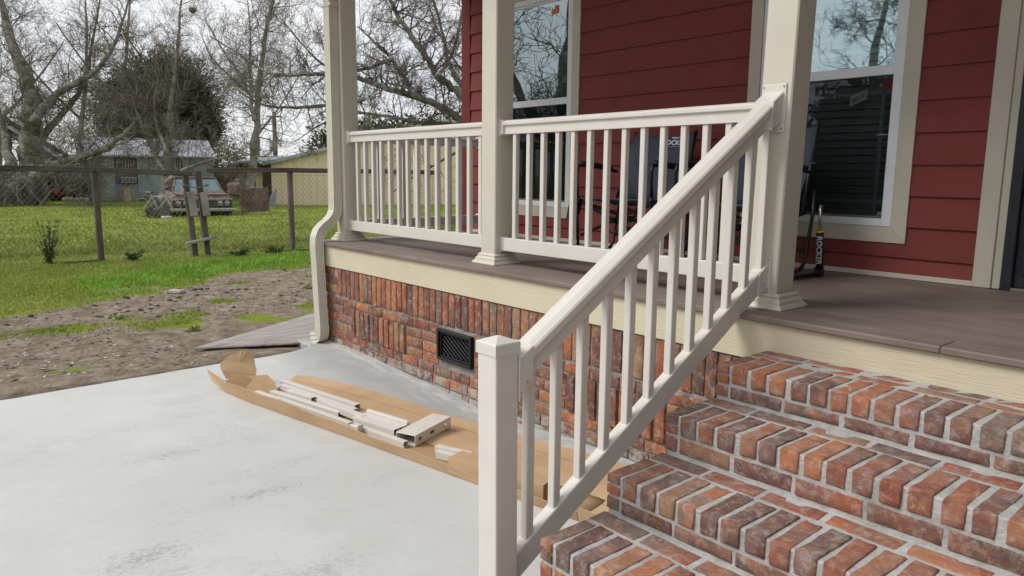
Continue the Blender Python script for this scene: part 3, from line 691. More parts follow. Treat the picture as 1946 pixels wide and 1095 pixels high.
# brackets: sloped sleeve + wall plate on the column, the newel end ones as plates
def sleeve(a, b, y0_, y1_, hw_, up_, dn_):
    pr_ = [(-hw_, dn_), (hw_, dn_), (hw_, up_-.004), (hw_-.006, up_), (-hw_+.006, up_), (-hw_, up_-.004)]
    return sl_prof(pr_, a, b, y0_, y1_)
m = MB(); m.loft(sleeve(RA+.004, RB, YC-.085, YC-.006, .0475, .0035, -.115)); m.cb(RC-.058, RC+.058, YC-.008, YC-.0005, RA+RB*YC-.17, RA+RB*YC+.035, .003); b1 = m.build('bracket', M_RAIL, st)
m = MB(); m.loft(sleeve(BA, BB, YC-.075, YC-.006, .0275, .003, -.1)); m.cb(RC-.038, RC+.038, YC-.008, YC-.0005, BA+BB*YC-.13, BA+BB*YC+.025, .003); b2 = m.build('bracket', M_RAIL, st)
m = MB(); m.loft(sleeve(RA+.004, RB, NY1+.006, NY1+.06, .0475, .003, -.115)); m.cb(RC-.049, RC+.049, NY1+.0005, NY1+.007, RA+RB*NY1-.135, RA+RB*NY1+.012, .002); b3 = m.build('bracket', M_RAIL, st)
m = MB(); m.loft(sleeve(BA, BB, NY1+.006, NY1+.03, .0265, .0025, -.1)); m.cb(RC-.035, RC+.035, NY1+.0005, NY1+.007, BA+BB*NY1-.12, BA+BB*NY1+.015, .002); b4 = m.build('bracket', M_RAIL, st)
for br, xs_, zs_, yy in ((b1, (-.047, .047), (RA+RB*YC+.022, RA+RB*YC-.155), YC-.008), (b2, (-.029, .029), (BA+BB*YC+.015, BA+BB*YC-.118), YC-.008)):
    m = MB()
    for a in xs_:
        for z in zs_: m.tube([(RC+a, yy, z), (RC+a, yy-.003, z)], .0045, 8)
    m.build('screw_head', M_STEEL, br)
m = MB()
for yy in (YC-.04,): m.tube([(RC+.0275, yy, BA+BB*yy-.07), (RC+.0305, yy, BA+BB*yy-.07)], .004, 8)
m.tube([(RC+.0475, NY1+.035, RA+RB*NY1-.075), (RC+.051, NY1+.035, RA+RB*NY1-.075)], .004, 8)
m.build('screw_head', M_STEEL, b2)

# ---------------- downspout
ds = thing('downspout', 'cream ribbed downspout running down the corner column and over the porch edge', 'downspout', (-.09, .16, -.9))
def rect_pipe(m, path, wx, wy, rib=True):
    """ribbed rectangular section swept in a vertical plane; path pts (centre), frame from tangent with width axis wdir"""
    secs = []
    n = len(path)
    for i, (p, wdir) in enumerate(path):
        p = Vector(p); a = Vector(path[max(i-1, 0)][0]); b = Vector(path[min(i+1, n-1)][0]); d = (b-a).normalized()
        w_ = Vector(wdir).normalized(); t_ = d.cross(w_).normalized()
        sec = []
        def side(a0, b0, a1, b1, nr_, nrm):
            for k in range(nr_*2):
                f_ = k/(nr_*2); q_ = (a0+(a1-a0)*f_, b0+(b1-b0)*f_); dd = .006 if (k % 2 and rib) else 0
                sec.append(p+w_*(q_[0]-nrm[0]*dd)+t_*(q_[1]-nrm[1]*dd))
        hx, hy = wx/2, wy/2
        side(-hx, -hy, hx, -hy, 3, (0, -1)); side(hx, -hy, hx, hy, 5, (1, 0)); side(hx, hy, -hx, hy, 3, (0, 1)); side(-hx, hy, -hx, -hy, 5, (-1, 0))
        secs.append(sec)
    return m.loft(secs)
WX, WY = .1, .072
xa, ya = -.097, .162
m = MB(); rect_pipe(m, [((xa, ya, z), (1, 0, 0)) for z in (2.3, 1.2, .36)], WX, WY); m.build('upper_pipe', M_POST, ds)
el = []
pts = [(xa, ya, .385), (xa, ya, .3), (xa+.002, ya-.005, .25), (xa+.006, ya-.03, .20), (xa+.012, ya-.075, .155), (xa+.02, ya-.13, .12), (xa+.028, ya-.17, .085), (xa+.042, ya-.197, .035), (xa+.05, ya-.205, -.02), (xa+.054, ya-.206, -.08)]
path = []
for i in range(len(pts)-1):
    for k in range(3):
        f_ = k/3; a, b = Vector(pts[i]), Vector(pts[i+1]); p = a.lerp(b, f_); path.append((p, (1, 0, 0)))
path.append((Vector(pts[-1]), (1, 0, 0)))
m = MB(); rect_pipe(m, path, WX+.004, WY+.004); m.build('offset_elbow', M_POST, ds)
xl = xa+.054; yl = ya-.206
m = MB(); rect_pipe(m, [((xl, yl, -.06), (1, 0, 0)), ((xl+.022, yl, -.4), (1, 0, 0)), ((xl+.045, yl, -.715), (1, 0, 0))], WX, WY); m.build('lower_pipe', M_POST, ds)
xe_ = xl+.045
path = [((xe_, yl, -.69), (1, 0, 0))]
for k in range(0, 9):
    a = R(80)*k/8; rr = .062
    path.append(((xe_-rr*(1-math.cos(a)), yl, -.735-rr*math.sin(a)), (math.cos(a), 0, math.sin(a)*-1)))
a = R(80); ex, ez = xe_-.062*(1-math.cos(a)), -.735-.062*math.sin(a)
path.append(((ex-.1, yl, ez-.018), (math.cos(a), 0, -math.sin(a))))
m = MB(); rect_pipe(m, path, WX+.005, WY+.005); m.build('outlet_elbow', M_POST, ds)
MB().cb(xa-.075, xa+.075, ya-.038, ya+.04, 1.9, 1.925, .001).build('strap', M_POST, ds)

# ================================================================ HOUSE
W = 1.70
house = thing('red_house', 'red lap sided house with cream window trim behind the porch', 'house', (4, 5, 0))
def siding(x0, x1, zlo=.03, zhi=2.6, holes=()):
    k = -1; z = .122-.1765
    while z < zhi:
        a, b = max(z, zlo), min(z+.1765, zhi)
        if b > a+.004:
            segs = [(x0, x1)]
            for (h0, h1, hz0, hz1) in holes:
                if a < hz1-.002 and b > hz0+.002:
                    if True:
                        ns = []
                        for (p, q_) in segs:
                            if q_ <= h0 or p >= h1: ns.append((p, q_)); continue
                            if p < h0: ns.append((p, h0))
                            if q_ > h1: ns.append((h1, q_))
                            # partially covered course: the remaining strip above or below the opening
                            if a < hz0-.004: strips.append((max(p, h0), min(q_, h1), a, hz0))
                            if b > hz1+.004: strips.append((max(p, h0), min(q_, h1), hz1, b))
                        segs = ns
            for (p, q_) in segs:
                # board: bottom edge proud, top tucked under the next
                MB().prism([(W-.001-.0185, a), (W-.001-.003, b+.0), (W+.012, b), (W+.012, a)], 0, p, q_).build('siding_board', M_RED, house)
            for (p, q_, sa, sb) in strips:
                fa = (sa-a)/.1765; fb = (sb-a)/.1765
                MB().prism([(W-.0195+.0155*fa, sa), (W-.0195+.0155*fb, sb), (W+.012, sb), (W+.012, sa)], 0, p, q_).build('siding_board', M_RED, house)
            strips.clear()
        z += .1765
strips = []
w1 = (.21, 1.235); w3 = (2.86, 3.865)
hz = (.24, 2.13)
siding(-.215, 4.26, holes=[(w1[0], w1[1], *hz), (w3[0], w3[1], *hz)])
siding(5.6, 8.2)
MB().cb(-.35, -.216, W-.022, W+.012, .0005, 2.6, .003).build('corner_board', M_REDT, house)
MB().cb(-.3505, -.325, W+.0125, W+.12, -.9, 2.6, .003).build('corner_board', M_REDT, house)
MB().cb(-.215, 4.256, W-.02, W-.0145, 0.0008, .032, .002).build('base_trim', M_TRIM, house)
# house body: front sheathing pieces around the openings, side wall, floor to roof
b = MB(); Y0, Y1 = W+.0125, W+.13
for (a, c, z0, z1) in ((-.32, w1[0]+.05, -.9, 2.7), (w1[1]-.05, w3[0]+.05, -.9, 2.7), (w3[1]-.05, 4.4, -.9, 2.7), (5.5, 8.2, -.9, 2.7), (w1[0]+.05, w1[1]-.05, -.9, .3), (w3[0]+.05, w3[1]-.05, -.9, .3), (w1[0]+.05, w1[1]-.05, 2.08, 2.7), (w3[0]+.05, w3[1]-.05, 2.08, 2.7), (4.4, 5.5, -.9, -.02), (4.4, 5.5, 2.15, 2.7)):
    b.box(a, c, Y0, Y1, z0, z1)
b.box(-.32, -.2, Y1, 9, -.9, 2.7); b.box(-.32, 8.2, 8.9, 9, -.9, 2.7); b.box(8.1, 8.2, Y1, 8.9, -.9, 2.7)
b.build('wall', M_REDT, house)
b = MB(); b.box(-.2, 8.1, Y1+.001, 8.9, -.4, -.3); b.box(-.2, 8.1, Y1+.001, 8.9, 2.5, 2.6); b.box(-.19, 8.1, 4.5, 4.6, -.3, 2.5)
b.build('room', M_GREYW, house)
for (a, q_) in ((.18, 1.257), (2.822, 3.895)):
    x0, x1 = a+.085, q_-.088; z0, z1 = .294, 2.075; F0, F1 = W-.022, W+.0115
    # mitred casing
    for poly in (((a, .203), (x0, z0), (x0, z1), (a, 2.165)), ((q_, .203), (q_, 2.165), (x1, z1), (x1, z0)), ((a, .203), (q_, .203), (x1, z0), (x0, z0)), ((a, 2.165), (x0, z1), (x1, z1), (q_, 2.165))):
        cxm = sum(p[0] for p in poly)/4; czm = sum(p[1] for p in poly)/4
        pp = [(cxm+(p[0]-cxm)*.9985, czm+(p[1]-czm)*.9985) for p in poly]
        MB().prism([(p[0], p[1]) for p in pp], 1, F0, F1).build('window_casing', M_TRIM, house)
    wn = MB()
    fw_ = .058
    for (p0, p1, c0, c1) in ((x0+.001, x0+fw_, z0+.001, z1-.001), (x1-fw_, x1-.001, z0+.001, z1-.001), (x0+fw_, x1-fw_, z0+.001, z0+.045), (x0+fw_, x1-fw_, z1-.045, z1-.001)):
        wn.cb(p0, p1, W-.016, W+.09, c0, c1, .003)
    wo = wn.build('window', M_WIN, house)
    g0, g1 = x0+fw_, x1-fw_
    # meeting rail and sash frames
    sf = MB(); zc = 1.19
    sf.cb(g0+.001, g1-.001, W+.0, W+.05, zc-.028, zc+.028, .003)
    for (c0, c1, yy) in ((zc+.028, z1-.046, W+.006), (z0+.046, zc-.028, W+.03)):
        sf.cb(g0+.001, g0+.014, yy, yy+.03, c0, c1, .002); sf.cb(g1-.014, g1-.001, yy, yy+.03, c0, c1, .002)
    sf.cb(g0+.014, g1-.014, W+.006, W+.036, z1-.062, z1-.046, .002); sf.cb(g0+.014, g1-.014, W+.03, W+.06, z0+.046, z0+.058, .002)
    sf.build('sash', M_WIN, wo)
    MB().box(g0+.008, g1-.008, W+.018, W+.022, zc+.028, z1-.05).build('pane', M_GLASS, wo)
    MB().box(g0+.008, g1-.008, W+.044, W+.048, z0+.05, zc-.028).build('pane', M_GLASSL, wo)
    MB().box(g0+.003, g1-.003, W+.012, W+.0125, z0+.046, zc-.028).build('insect_screen', M_SCREEN, wo)
    mu = MB()
    for (c0, c1, yy) in ((zc+.03, z1-.05, W+.03), (z0+.05, zc-.03, W+.056)):
        for xx in (g0+.075, g1-.075): mu.box(xx-.011, xx+.011, yy, yy+.004, c0, c1)
        for zz in (c0+.09, c1-.09): mu.box(g0+.01, g1-.01, yy+.0005, yy+.0045, zz-.011, zz+.011)
    mu.build('muntin', M_WIN if False else mat('muntin_green_white', [(.66, .8, .76), (.74, .86, .82)], 4, .5, 0), wo)
    slm = MB().cbox((0, 0, 0), ((g1-g0)/2-.004, .024, .0012), .0005).mesh('blind_slat', mat('blind_vinyl', [(.55, .56, .56), (.62, .63, .63)], 4, .6, 0))
    zz = z0+.07
    while zz < z1-.05:
        put('blind_slat', slm, wo, ((g0+g1)/2, W+.112, zz), rot=(R(52), 0, 0)); zz += .046
    if a > 1:
        st_ = MB(); st_.add([(g1-.265, W+.0415, 1.0), (g1-.165, W+.0415, 1.035), (g1-.165, W+.0415, 1.095), (g1-.265, W+.0415, 1.06)], [(0, 1, 2, 3)]).add([(g1-.265, W+.0425, 1.0), (g1-.165, W+.0425, 1.035), (g1-.165, W+.0425, 1.095), (g1-.265, W+.0425, 1.06)], [(0, 3, 2, 1)])
        so_ = st_.build('sticker', mat('sticker_paper', [(.5, .52, .52), (.6, .62, .62)], 5, .6, 0), wo)
        bars = MB()
        for k in range(14):
            xa_ = g1-.255+k*.0055; zz_ = 1.012+(xa_-g1+.265)*.35; wd_ = rnd.choice([.0012, .002, .003])
            bars.add([(xa_, W+.0408, zz_), (xa_+wd_, W+.0408, zz_+wd_*.35), (xa_+wd_, W+.0408, zz_+.03), (xa_, W+.0408, zz_+.03)], [(0, 1, 2, 3)])
        # plain bar pattern printed on the paper label
        bars.build('sticker_print', M_DOOR, wo)
        MB().prism([(g1-.085, 1.075), (g1-.03, 1.085), (g1-.022, 1.125), (g1-.04, 1.135), (g1-.047, 1.155), (g1-.08, 1.14)], 1, W+.0405, W+.0415).build('red_tag', mat('red_tag_paper', [(.35, .06, .05), (.42, .08, .06)], 5, .6, 0), wo)
        MB().cb(g1-.045, g1-.018, W+.026, W+.034, z0+.062, z0+.082, .002).build('sash_latch', M_WIN, wo)
    else:
        MB().prism([(g1-.235, 1.905), (g1-.15, 1.915), (g1-.145, 1.975), (g1-.19, 1.985), (g1-.195, 1.955), (g1-.23, 1.95)], 1, W+.0145, W+.0165).build('orange_tag', mat('orange_tag_paper', [(.5, .14, .05), (.6, .2, .08)], 5, .6, 0), wo)
# door
MB().cb(4.2565, 4.346, W-.024, W+.012, .0008, 2.6, .003).build('door_casing', M_TRIM, house)
MB().cb(4.3465, 4.388, W-.014, W+.012, .0008, 2.55, .003).build('door_casing', M_TRIM, house)
MB().cb(4.3885, 4.44, W-.03, W+.09, .0008, 2.15, .004).build('door_jamb', M_DOOR, house)
dr = MB().cb(4.4405, 5.4, W+.0, W+.045, .02, 2.14, .003).build('door', M_DOOR, house)
dm = MB()
for (a, c, z0, z1) in ((4.47, 4.49, .08, 2.05), (4.49, 5.3, .08, .1), (4.49, 5.3, .95, .97), (4.49, 5.3, 2.03, 2.05)): dm.cb(a, c, W-.01, W+.0, z0, z1, .003)
dm.build('door_panel_moulding', M_DOOR, dr)
MB().cb(4.44, 5.4, W-.04, W+.1, .0008, .019, .003).build('door_sill', M_STEEL, house)
MB().cb(5.401, 5.5, W-.03, W+.012, .0008, 2.6, .003).build('door_jamb', M_DOOR, house)
# porch ceiling, beam and roof overhead (what the columns carry)
MB().box(-.45, 8.3, -.3, W-.001, 2.62, 2.65).build('porch_ceiling', M_TRIM, house)
MB().cb(-.2, 8.2, YC, YC+WC, 2.36, 2.619, .004).build('porch_beam', M_POST, house)
MB().prism([(-.45, 2.651), (9.3, 2.701), (9.3, 2.8), (4.4, 4.6), (-.5, 2.9), (-.5, 2.651)], 0, -.6, 8.5).build('roof', M_GREYW, house)

# ================================================================ CHAIRS
def textmesh(txt, size, mt, name, extr=.0004):
    cu = bpy.data.curves.new(name, 'FONT'); cu.body = txt; cu.size = size; cu.extrude = extr; cu.align_x = 'CENTER'; cu.align_y = 'CENTER'; cu.offset = size*.028; cu.resolution_u = 3
    to = bpy.data.objects.new(name, cu); COL.objects.link(to)
    dg = bpy.context.evaluated_depsgraph_get(); me_ = bpy.data.meshes.new_from_object(to.evaluated_get(dg)); me_.materials.clear(); me_.materials.append(mt)
    bpy.data.objects.remove(to); me_.name = name; return me_
def make_chair(label):
    """folding rocker facing -y, local origin on the floor at its centre"""
    t = thing('folding_chair', label, 'chair', (0, 0, 0), 'navy folding rocking chairs on the porch')
    # back fabric: slightly curved sling
    secs = []
    for k in range(9):
        f_ = k/8; z = .40+.47*f_; yb = .13+.17*f_; row_ = []
        for j in range(9):
            u = j/8*2-1; hw_ = .245+.02*math.sin(f_*3.1)+.0*f_; sag = -.045*(1-u*u)*.9+.0
            row_.append((u*hw_, yb-sag+.004*math.sin(9*f_+3*u), z-.022*(1-u*u)*(f_ > .9)))
        secs.append(row_)
    m = MB(); m.loft(secs, closed=False); bk = m.build('backrest', M_NAVY, t, smooth=True)
    sm = bk.modifiers.new('s', 'SOLIDIFY'); sm.thickness = .012; sm.offset = 0
    for z in (.655,):
        m = MB(); m.tube([(u*.3/6, .13+.17*((z-.4)/.47)+.0405*(1-(u/6)**2)-.009, z) for u in range(-6, 7)], .0035, 5); m.build('seam', M_NAVY, bk)
    # seat
    secs = []
    for k in range(7):
        f_ = k/6; yy = -.27+.42*f_; row_ = []
        for j in range(7):
            u = j/6*2-1; row_.append((u*.27, yy, .425-.035*(1-u*u)*math.sin(f_*3.14)-.02*f_))
        secs.append(row_)
    m = MB(); m.loft(secs, closed=False); se = m.build('seat', M_NAVY, t, smooth=True); sm = se.modifiers.new('s', 'SOLIDIFY'); sm.thickness = .012
    for s_ in (-1, 1):
        x = .31*s_; r_ = .0105
        m = MB(); m.tube([(x*.93, .13, .36), (x*.87, .2, .58), (x*.81, .31, .88)], r_, 8); m.build('back_post', M_FRAME, t, True)
        m = MB(); m.tube([(x, -.255, .44), (x, -.262, .52), (x, -.265, .60), (x, -.25, .635), (x, -.22, .648), (x, -.05, .63), (x, .17, .60)], r_, 8); m.build('arm_frame', M_FRAME, t, True)
        m = MB(); m.tube([(x, -.235, .650), (x, -.05, .638), (x, .10, .62)], .021, 10); m.build('armrest_pad', M_FRAME, t, True)
        # leg loop down to the floor and floor runner
        m = MB(); m.tube([(x, -.255, .45), (x, -.25, .25), (x, -.235, .09), (x, -.21, .05), (x, -.16, .035)], r_, 8); m.build('leg', M_FRAME, t, True)
        m = MB(); m.tube([(x, .21, .50), (x, .20, .34), (x, .17, .18), (x, .15, .09), (x, .12, .055), (x, .06, .04), (x, -.17, .033)], r_, 8); m.build('leg', M_FRAME, t, True)
        m = MB(); m.tube([(x*1.02, -.29, .014), (x*1.02, .0, .014), (x*1.02, .3, .014)], .012, 8); m.build('floor_runner', M_FRAME, t, True)
        MB().cbox((x*1.02, .3, .03), (.02, .03, .028), .008).build('foot', M_FRAME, t); MB().cbox((x*1.02, -.29, .014), (.016, .03, .014), .006).build('foot', M_FRAME, t)
        # spring piston
        m = MB(); m.tube([(x*1.06, .285, .05), (x*1.06, .262, .265)], .021, 12); ps = m.build('piston', M_BLACK, t, True)
        m = MB(); m.tube([(x*1.06, .262, .264), (x*1.06, .2605, .271)], .0225, 12); m.build('piston_collar', M_YEL, ps, True)
        m = MB(); m.tube([(x*1.06, .261, .27), (x*1.06, .246, .42)], .009, 8); m.build('piston_rod', M_STEEL, ps, True)
        tm = textmesh('ROCKER', .043, M_LETT, 'piston_lettering')
        to = put('piston_lettering', tm, ps, (x*1.06+.008, .253, .16), rot=(0, 0, 0)); to.matrix_local = Matrix.Translation((x*1.06+.006, .275-.0215, .158)) @ Matrix.Rotation(R(12), 4, 'Z') @ Matrix.Rotation(R(96), 4, 'X') @ Matrix.Rotation(R(-90), 4, 'Z')
    for (p, q_) in (((-.3, -.25, .40), (.3, .15, .16)), ((.3, -.25, .40), (-.3, .15, .16)), ((-.3, -.22, .16), (.3, -.25, .40)), ((.3, -.22, .16), (-.3, -.25, .40)), ((-.3, .16, .38), (.3, .17, .14)), ((.3, .16, .38), (-.3, .17, .14))):
        m = MB(); m.bar(p, q_, .012, .022, .003); m.build('cross_brace', M_FRAME, t)
    for (x, y, z) in ((0, -.05, .28), (0, -.235, .28), (-.3, -.25, .40), (.3, -.25, .40), (.0, .165, .26)): MB().cbox((x, y-.01, z), (.02, .014, .02), .006).build('hinge', M_FRAME, t)
    m = MB(); m.loft([[(-.335, -.30, .43), (-.335, -.17, .43), (-.39, -.2, .27), (-.39, -.28, .27)], [(-.32, -.30, .43), (-.32, -.17, .43), (-.35, -.2, .26), (-.35, -.28, .26)]]); m.build('cup_pouch', M_NAVY, t)
    tm = textmesh('ROCKER', .047, M_WHITE, 'backrest_lettering'); to = put('backrest_lettering', tm, t, (0, 0, 0)); to.matrix_local = Matrix.Translation((.095, .285, .80)) @ Matrix.Rotation(R(70), 4, 'X') @ Matrix.Rotation(R(6), 4, 'Y')
    tm = textmesh('FREESTYLE', .018, M_WHITE, 'backrest_small_lettering'); to = put('backrest_small_lettering', tm, t, (0, 0, 0)); to.matrix_local = Matrix.Translation((.115, .293, .832)) @ Matrix.Rotation(R(70), 4, 'X') @ Matrix.Rotation(R(6), 4, 'Y')
    m = MB(); m.tube([(.03, .276, .772), (.19, .262, .776)], .0012, 4); m.build('backrest_print_line', M_WHITE, t)
    return t
def copy_tree(o, parent=None):
    c = o.copy(); COL.objects.link(c); c.parent = parent
    for ch in list(o.children): copy_tree(ch, c)
    return c
ch1 = make_chair('navy folding rocking chair in front of the bare red siding')
ch2 = copy_tree(ch1); ch2['label'] = 'navy folding rocking chair beside the right window behind the column'
ch1.location = (2.33, 1.17, 0); ch1.rotation_euler = (0, 0, R(3))
ch2.location = (3.215, 1.10, 0)
for c_ in list(ch2.children):
    if 'print' in c_.name or c_.name.startswith('backrest_l') or c_.name.startswith('backrest_s'): bpy.data.objects.remove(c_)
ch2.location.z = 0; ch2.rotation_euler = (0, 0, R(-4))

# ================================================================ CARTON AND OFFCUTS ON THE SLAB
ct = thing('long_carton', 'long torn open cardboard carton lying on the slab beside the brick wall', 'box', (2, -.7, -.88))
ang = math.atan2(.516, 2.754)
P0 = Vector((.80, -1.145, 0)); D = Vector((math.cos(ang), math.sin(ang), 0)); S = Vector((-D.y, D.x, 0))
def cpt(a, s_, z): q_ = P0+D*a+S*s_; return Vector((q_.x, q_.y, z))
LEN = 2.83
def sheet(grid, thick, mt, name, parent, smooth=True):
    m = MB(); m.loft(grid, closed=False); o_ = m.build(name, mt, parent, smooth)
    md_ = o_.modifiers.new('s', 'SOLIDIFY'); md_.thickness = thick; md_.offset = 0; return o_
gz = lambda p: float(slab_z(p.x, p.y))
def on(a, s_, h): q_ = cpt(a, s_, 0); return Vector((q_.x, q_.y, gz(q_)+h))
gr = [[on(a, s_+(.006*math.sin(a*7)), .008+.006*abs(math.sin(a*2.3+s_*9))) for s_ in np.linspace(.004, .215, 5)] for a in np.linspace(.02, LEN, 40)]
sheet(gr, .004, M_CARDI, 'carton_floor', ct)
# front wall with a wavy torn top edge
def wall_h(a): return .088-.044*min(1, max(0, (a-.9)/1.3))+.006*math.sin(a*3.1)+.004*math.sin(a*11)
gr = [[on(a, -.004-.018*f_*(1+.5*math.sin(a*2.2))+(.02*(1-min(a/.4, 1))**2), .003+wall_h(a)*f_*(1-.15*max(0, 1-a/.25))) for f_ in (0, .33, .66, 1)] for a in np.linspace(0, LEN, 46)]
sheet(gr, .0045, M_CARD, 'front_wall', ct, False)
# left end: flap continuing past the end, rising
a0, a1 = on(0, -.0, .0), on(0, -.02, .088)
sheet([[on(-.0, .016, .004), on(-.0, 0, .088)], [on(-.14, .0, .05), on(-.24, .02, .115)]], .0045, M_CARD, 'end_flap', ct, False)
# end wall folding inward, and the upright torn flap
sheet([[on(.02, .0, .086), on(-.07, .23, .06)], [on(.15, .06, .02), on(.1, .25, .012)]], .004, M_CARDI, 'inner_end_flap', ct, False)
fl = MB()
B0, B1 = on(-.19, .1, .095), on(.0, .245, .07); up = Vector((-.05, .03, 1)); dx = (B1-B0)
def fp(u, v): return B0+dx*u+up*v*.165+Vector((-.02, .015, 0))*math.sin(v*2.5)
outline = [(0, 0), (.25, -.02), (.55, .0), (.98, 0), (1.0, .2), (.97, .32), (.93, .45), (.95, .52), (.9, .66), (.86, .8), (.8, .83), (.74, 1.0), (.66, .93), (.6, .99), (.5, .86), (.36, .74), (.26, .7), (.14, .6), (.1, .48), (0, .38), (-.06, .2)]
cen = fp(.5, .4); vs = [cen]+[fp(u, v) for u, v in outline]; n = len(outline)
fl.add(vs, [(0, 1+k, 1+(k+1) % n) for k in range(n)]); o_ = fl.build('torn_flap', M_CARD, ct, label='torn upright cardboard flap at the far end'); md_ = o_.modifiers.new('s', 'SOLIDIFY'); md_.thickness = .004
m = MB(); m.bar(fp(.0, .28), fp(1.0, .27), .004, .003, .001); m.build('crease', M_CARDI, ct)
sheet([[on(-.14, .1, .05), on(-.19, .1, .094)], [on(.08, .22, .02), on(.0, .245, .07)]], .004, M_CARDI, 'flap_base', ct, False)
fl = MB(); q0, q1, q2, q3, q4 = on(.12, .05, .01), on(.06, .21, .085), on(.14, .24, .10), on(.24, .23, .07), on(.32, .2, .02)
fl.add([q0, q1, q2, q3, q4], [(0, 1, 2, 3, 4)]); o_ = fl.build('folded_flap', M_CARDI, ct); md_ = o_.modifiers.new('s', 'SOLIDIFY'); md_.thickness = .004
# big lid sheet lying flat towards the wall (its edges measured on the slab)
back = [(.76, -.60), (.84, -.535), (1.27, -.41), (1.8, -.29), (2.27, -.20), (2.66, -.14), (3.05, -.08), (3.4, -.03), (3.7, -.01)]
gr = []
for a in np.linspace(.27, 2.95, 44):
    f0 = cpt(a, .19, 0); bx = f0.x-.30*max(0, min(1, (3.2-f0.x)/2.1)); by = np.interp(bx, [p[0] for p in back], [p[1] for p in back])
    row_ = []
    for k, s_ in enumerate(np.linspace(0, 1, 8)):
        q_ = Vector((f0.x+(bx-f0.x)*s_, f0.y+(by-f0.y)*s_, 0)); h = .010+.005*math.sin(s_*6.3)+.006*s_*abs(math.sin(a*1.3))+(.05*max(0, a-2.75)/.2*s_ if a > 2.75 else 0)
        row_.append(Vector((q_.x, q_.y, gz(q_)+h)))
    gr.append(row_)
sheet(gr, .004, M_CARD, 'flat_lid', ct, False)
for s_ in (.36,):
    m = MB(); m.tube([gr[k][int(s_*14)]+Vector((0, 0, .0045)) for k in range(2, 43)], .001, 4); m.build('crease', M_CARDI, ct)
# short tail right of the newel with front lip
gr = [[on(a, -.005-.02*f_, .003+.07*f_) for f_ in (0, 1)] for a in np.linspace(LEN+.003, LEN+.35, 5)]
sheet(gr, .0045, M_CARD, 'front_wall', ct, False)
gr = [[on(a, s_, .01) for s_ in np.linspace(.004, .23, 4)] for a in np.linspace(LEN, LEN+.35, 5)]
sheet(gr, .004, M_CARD, 'carton_floor', ct)
# smaller inner carton
ic = thing('inner_carton', 'small open ended cardboard box lying inside the long carton by the newel post', 'box', (3.0, -.65, -.86))
c0, c1 = on(2.07, .04, .055), on(2.62, .075, .055)
for (so, sz, w_, h_) in ((-.05, 0, .004, .075), (.05, 0, .004, .075)):
    pass
m = MB()
dd = (c1-c0).normalized(); ss = Vector((-dd.y, dd.x, 0))
m.bar(c0-ss*.052, c1-ss*.052, .004, .08, .001); m.bar(c0+ss*.052, c1+ss*.052, .004, .08, .001)
m.bar(c0+Vector((0, 0, .038)), c1+Vector((0, 0, .038)), .1, .004, .001); m.bar(c0-Vector((0, 0, .038)), c1-Vector((0, 0, .038)), .1, .004, .001)
m.build('carton_body', M_CARD, ic)
m = MB(); m.bar(c1-dd*.004, c1-dd*.008, .1, .074, .001); m.build('carton_end', M_CARDI, ic)

def stick(name, p, q_, w_, h_, label, cat, open_end=True, wt=.0022, group='cream vinyl railing offcuts in the carton'):
    """hollow vinyl extrusion from p to q_ (bottom centre line)"""
    p, q_ = Vector(p), Vector(q_); t = thing(name, label, cat, tuple((p+q_)/2), group)
    up_ = Vector((0, 0, 1)); d = (q_-p).normalized(); s_ = d.cross(up_).normalized(); u_ = s_.cross(d); c = u_*(h_/2)
    m = MB(); m.bar(p+u_*(h_-wt/2), q_+u_*(h_-wt/2), w_, wt, .0006); m.bar(p+u_*(wt/2), q_+u_*(wt/2), w_, wt, .0006)
    m.bar(p+c-s_*(w_/2-wt/2), q_+c-s_*(w_/2-wt/2), wt, h_-2*wt, .0006); m.bar(p+c+s_*(w_/2-wt/2), q_+c+s_*(w_/2-wt/2), wt, h_-2*wt, .0006)
    m.build('body', M_RAIL, t); return t
b_ = -.862
OC = 'offcut'
stick('vinyl_offcut', (1.06, -1.025, b_), (1.325, -.978, b_), .035, .035, 'short cream square offcut nearest the torn cardboard flap', OC)
stick('vinyl_offcut', (1.115, -.945, b_), (1.78, -.80, b_), .04, .035, 'long cream offcut lying along the middle of the carton floor', OC)
stick('vinyl_offcut', (1.26, -.975, b_), (2.44, -.765, b_), .032, .034, 'longest cream offcut lying along the front wall of the carton', OC)
stick('vinyl_offcut', (.94, -.795, b_+.002), (1.74, -.665, b_+.006), .04, .036, 'cream offcut farthest back beside the flat cardboard lid', OC)
stick('vinyl_offcut', (1.02, -.835, b_+.002), (1.80, -.713, b_+.004), .035, .034, 'cream offcut lying against the farthest back one', OC)
stick('vinyl_offcut', (1.18, -.868, b_+.004), (1.44, -.81, b_+.004), .036, .038, 'short cream offcut with open dark end between two long offcuts', OC)
stick('vinyl_offcut', (1.56, -.83, b_+.034), (1.97, -.752, b_+.012), .042, .036, 'cream offcut resting on top of the others towards the wide rail piece', OC)
# wide rail profile piece
wp = thing('rail_offcut', 'wide cream rail profile offcut with ribbed dark cut end', 'offcut', (2.09, -.71, b_))
a, c = Vector((1.925, -.745, b_)), Vector((2.26, -.675, b_)); dd = (c-a).normalized(); ss = Vector((-dd.y, dd.x, 0)); U = Vector((0, 0, 1))
m = MB(); m.bar(a+U*.044, c+U*.044, .125, .003, .001); m.bar(a+U*.002, c+U*.002, .125, .003, .001)
for o2 in (-.061, -.02, .02, .061): m.bar(a+ss*o2+U*.023, c+ss*o2+U*.023, .003, .038, .001)
m.bar(a+ss*.052+U*.054, c+ss*.052+U*.054, .028, .018, .003)
m.build('body', M_RAIL, wp)
m = MB(); m.bar(c-dd*.03+U*.023, c-dd*.028+U*.023, .118, .036, .001); m.build('end_shade_sheet', M_DARKV, wp)  # near-black sheet stands for the shade inside the hollow cut end
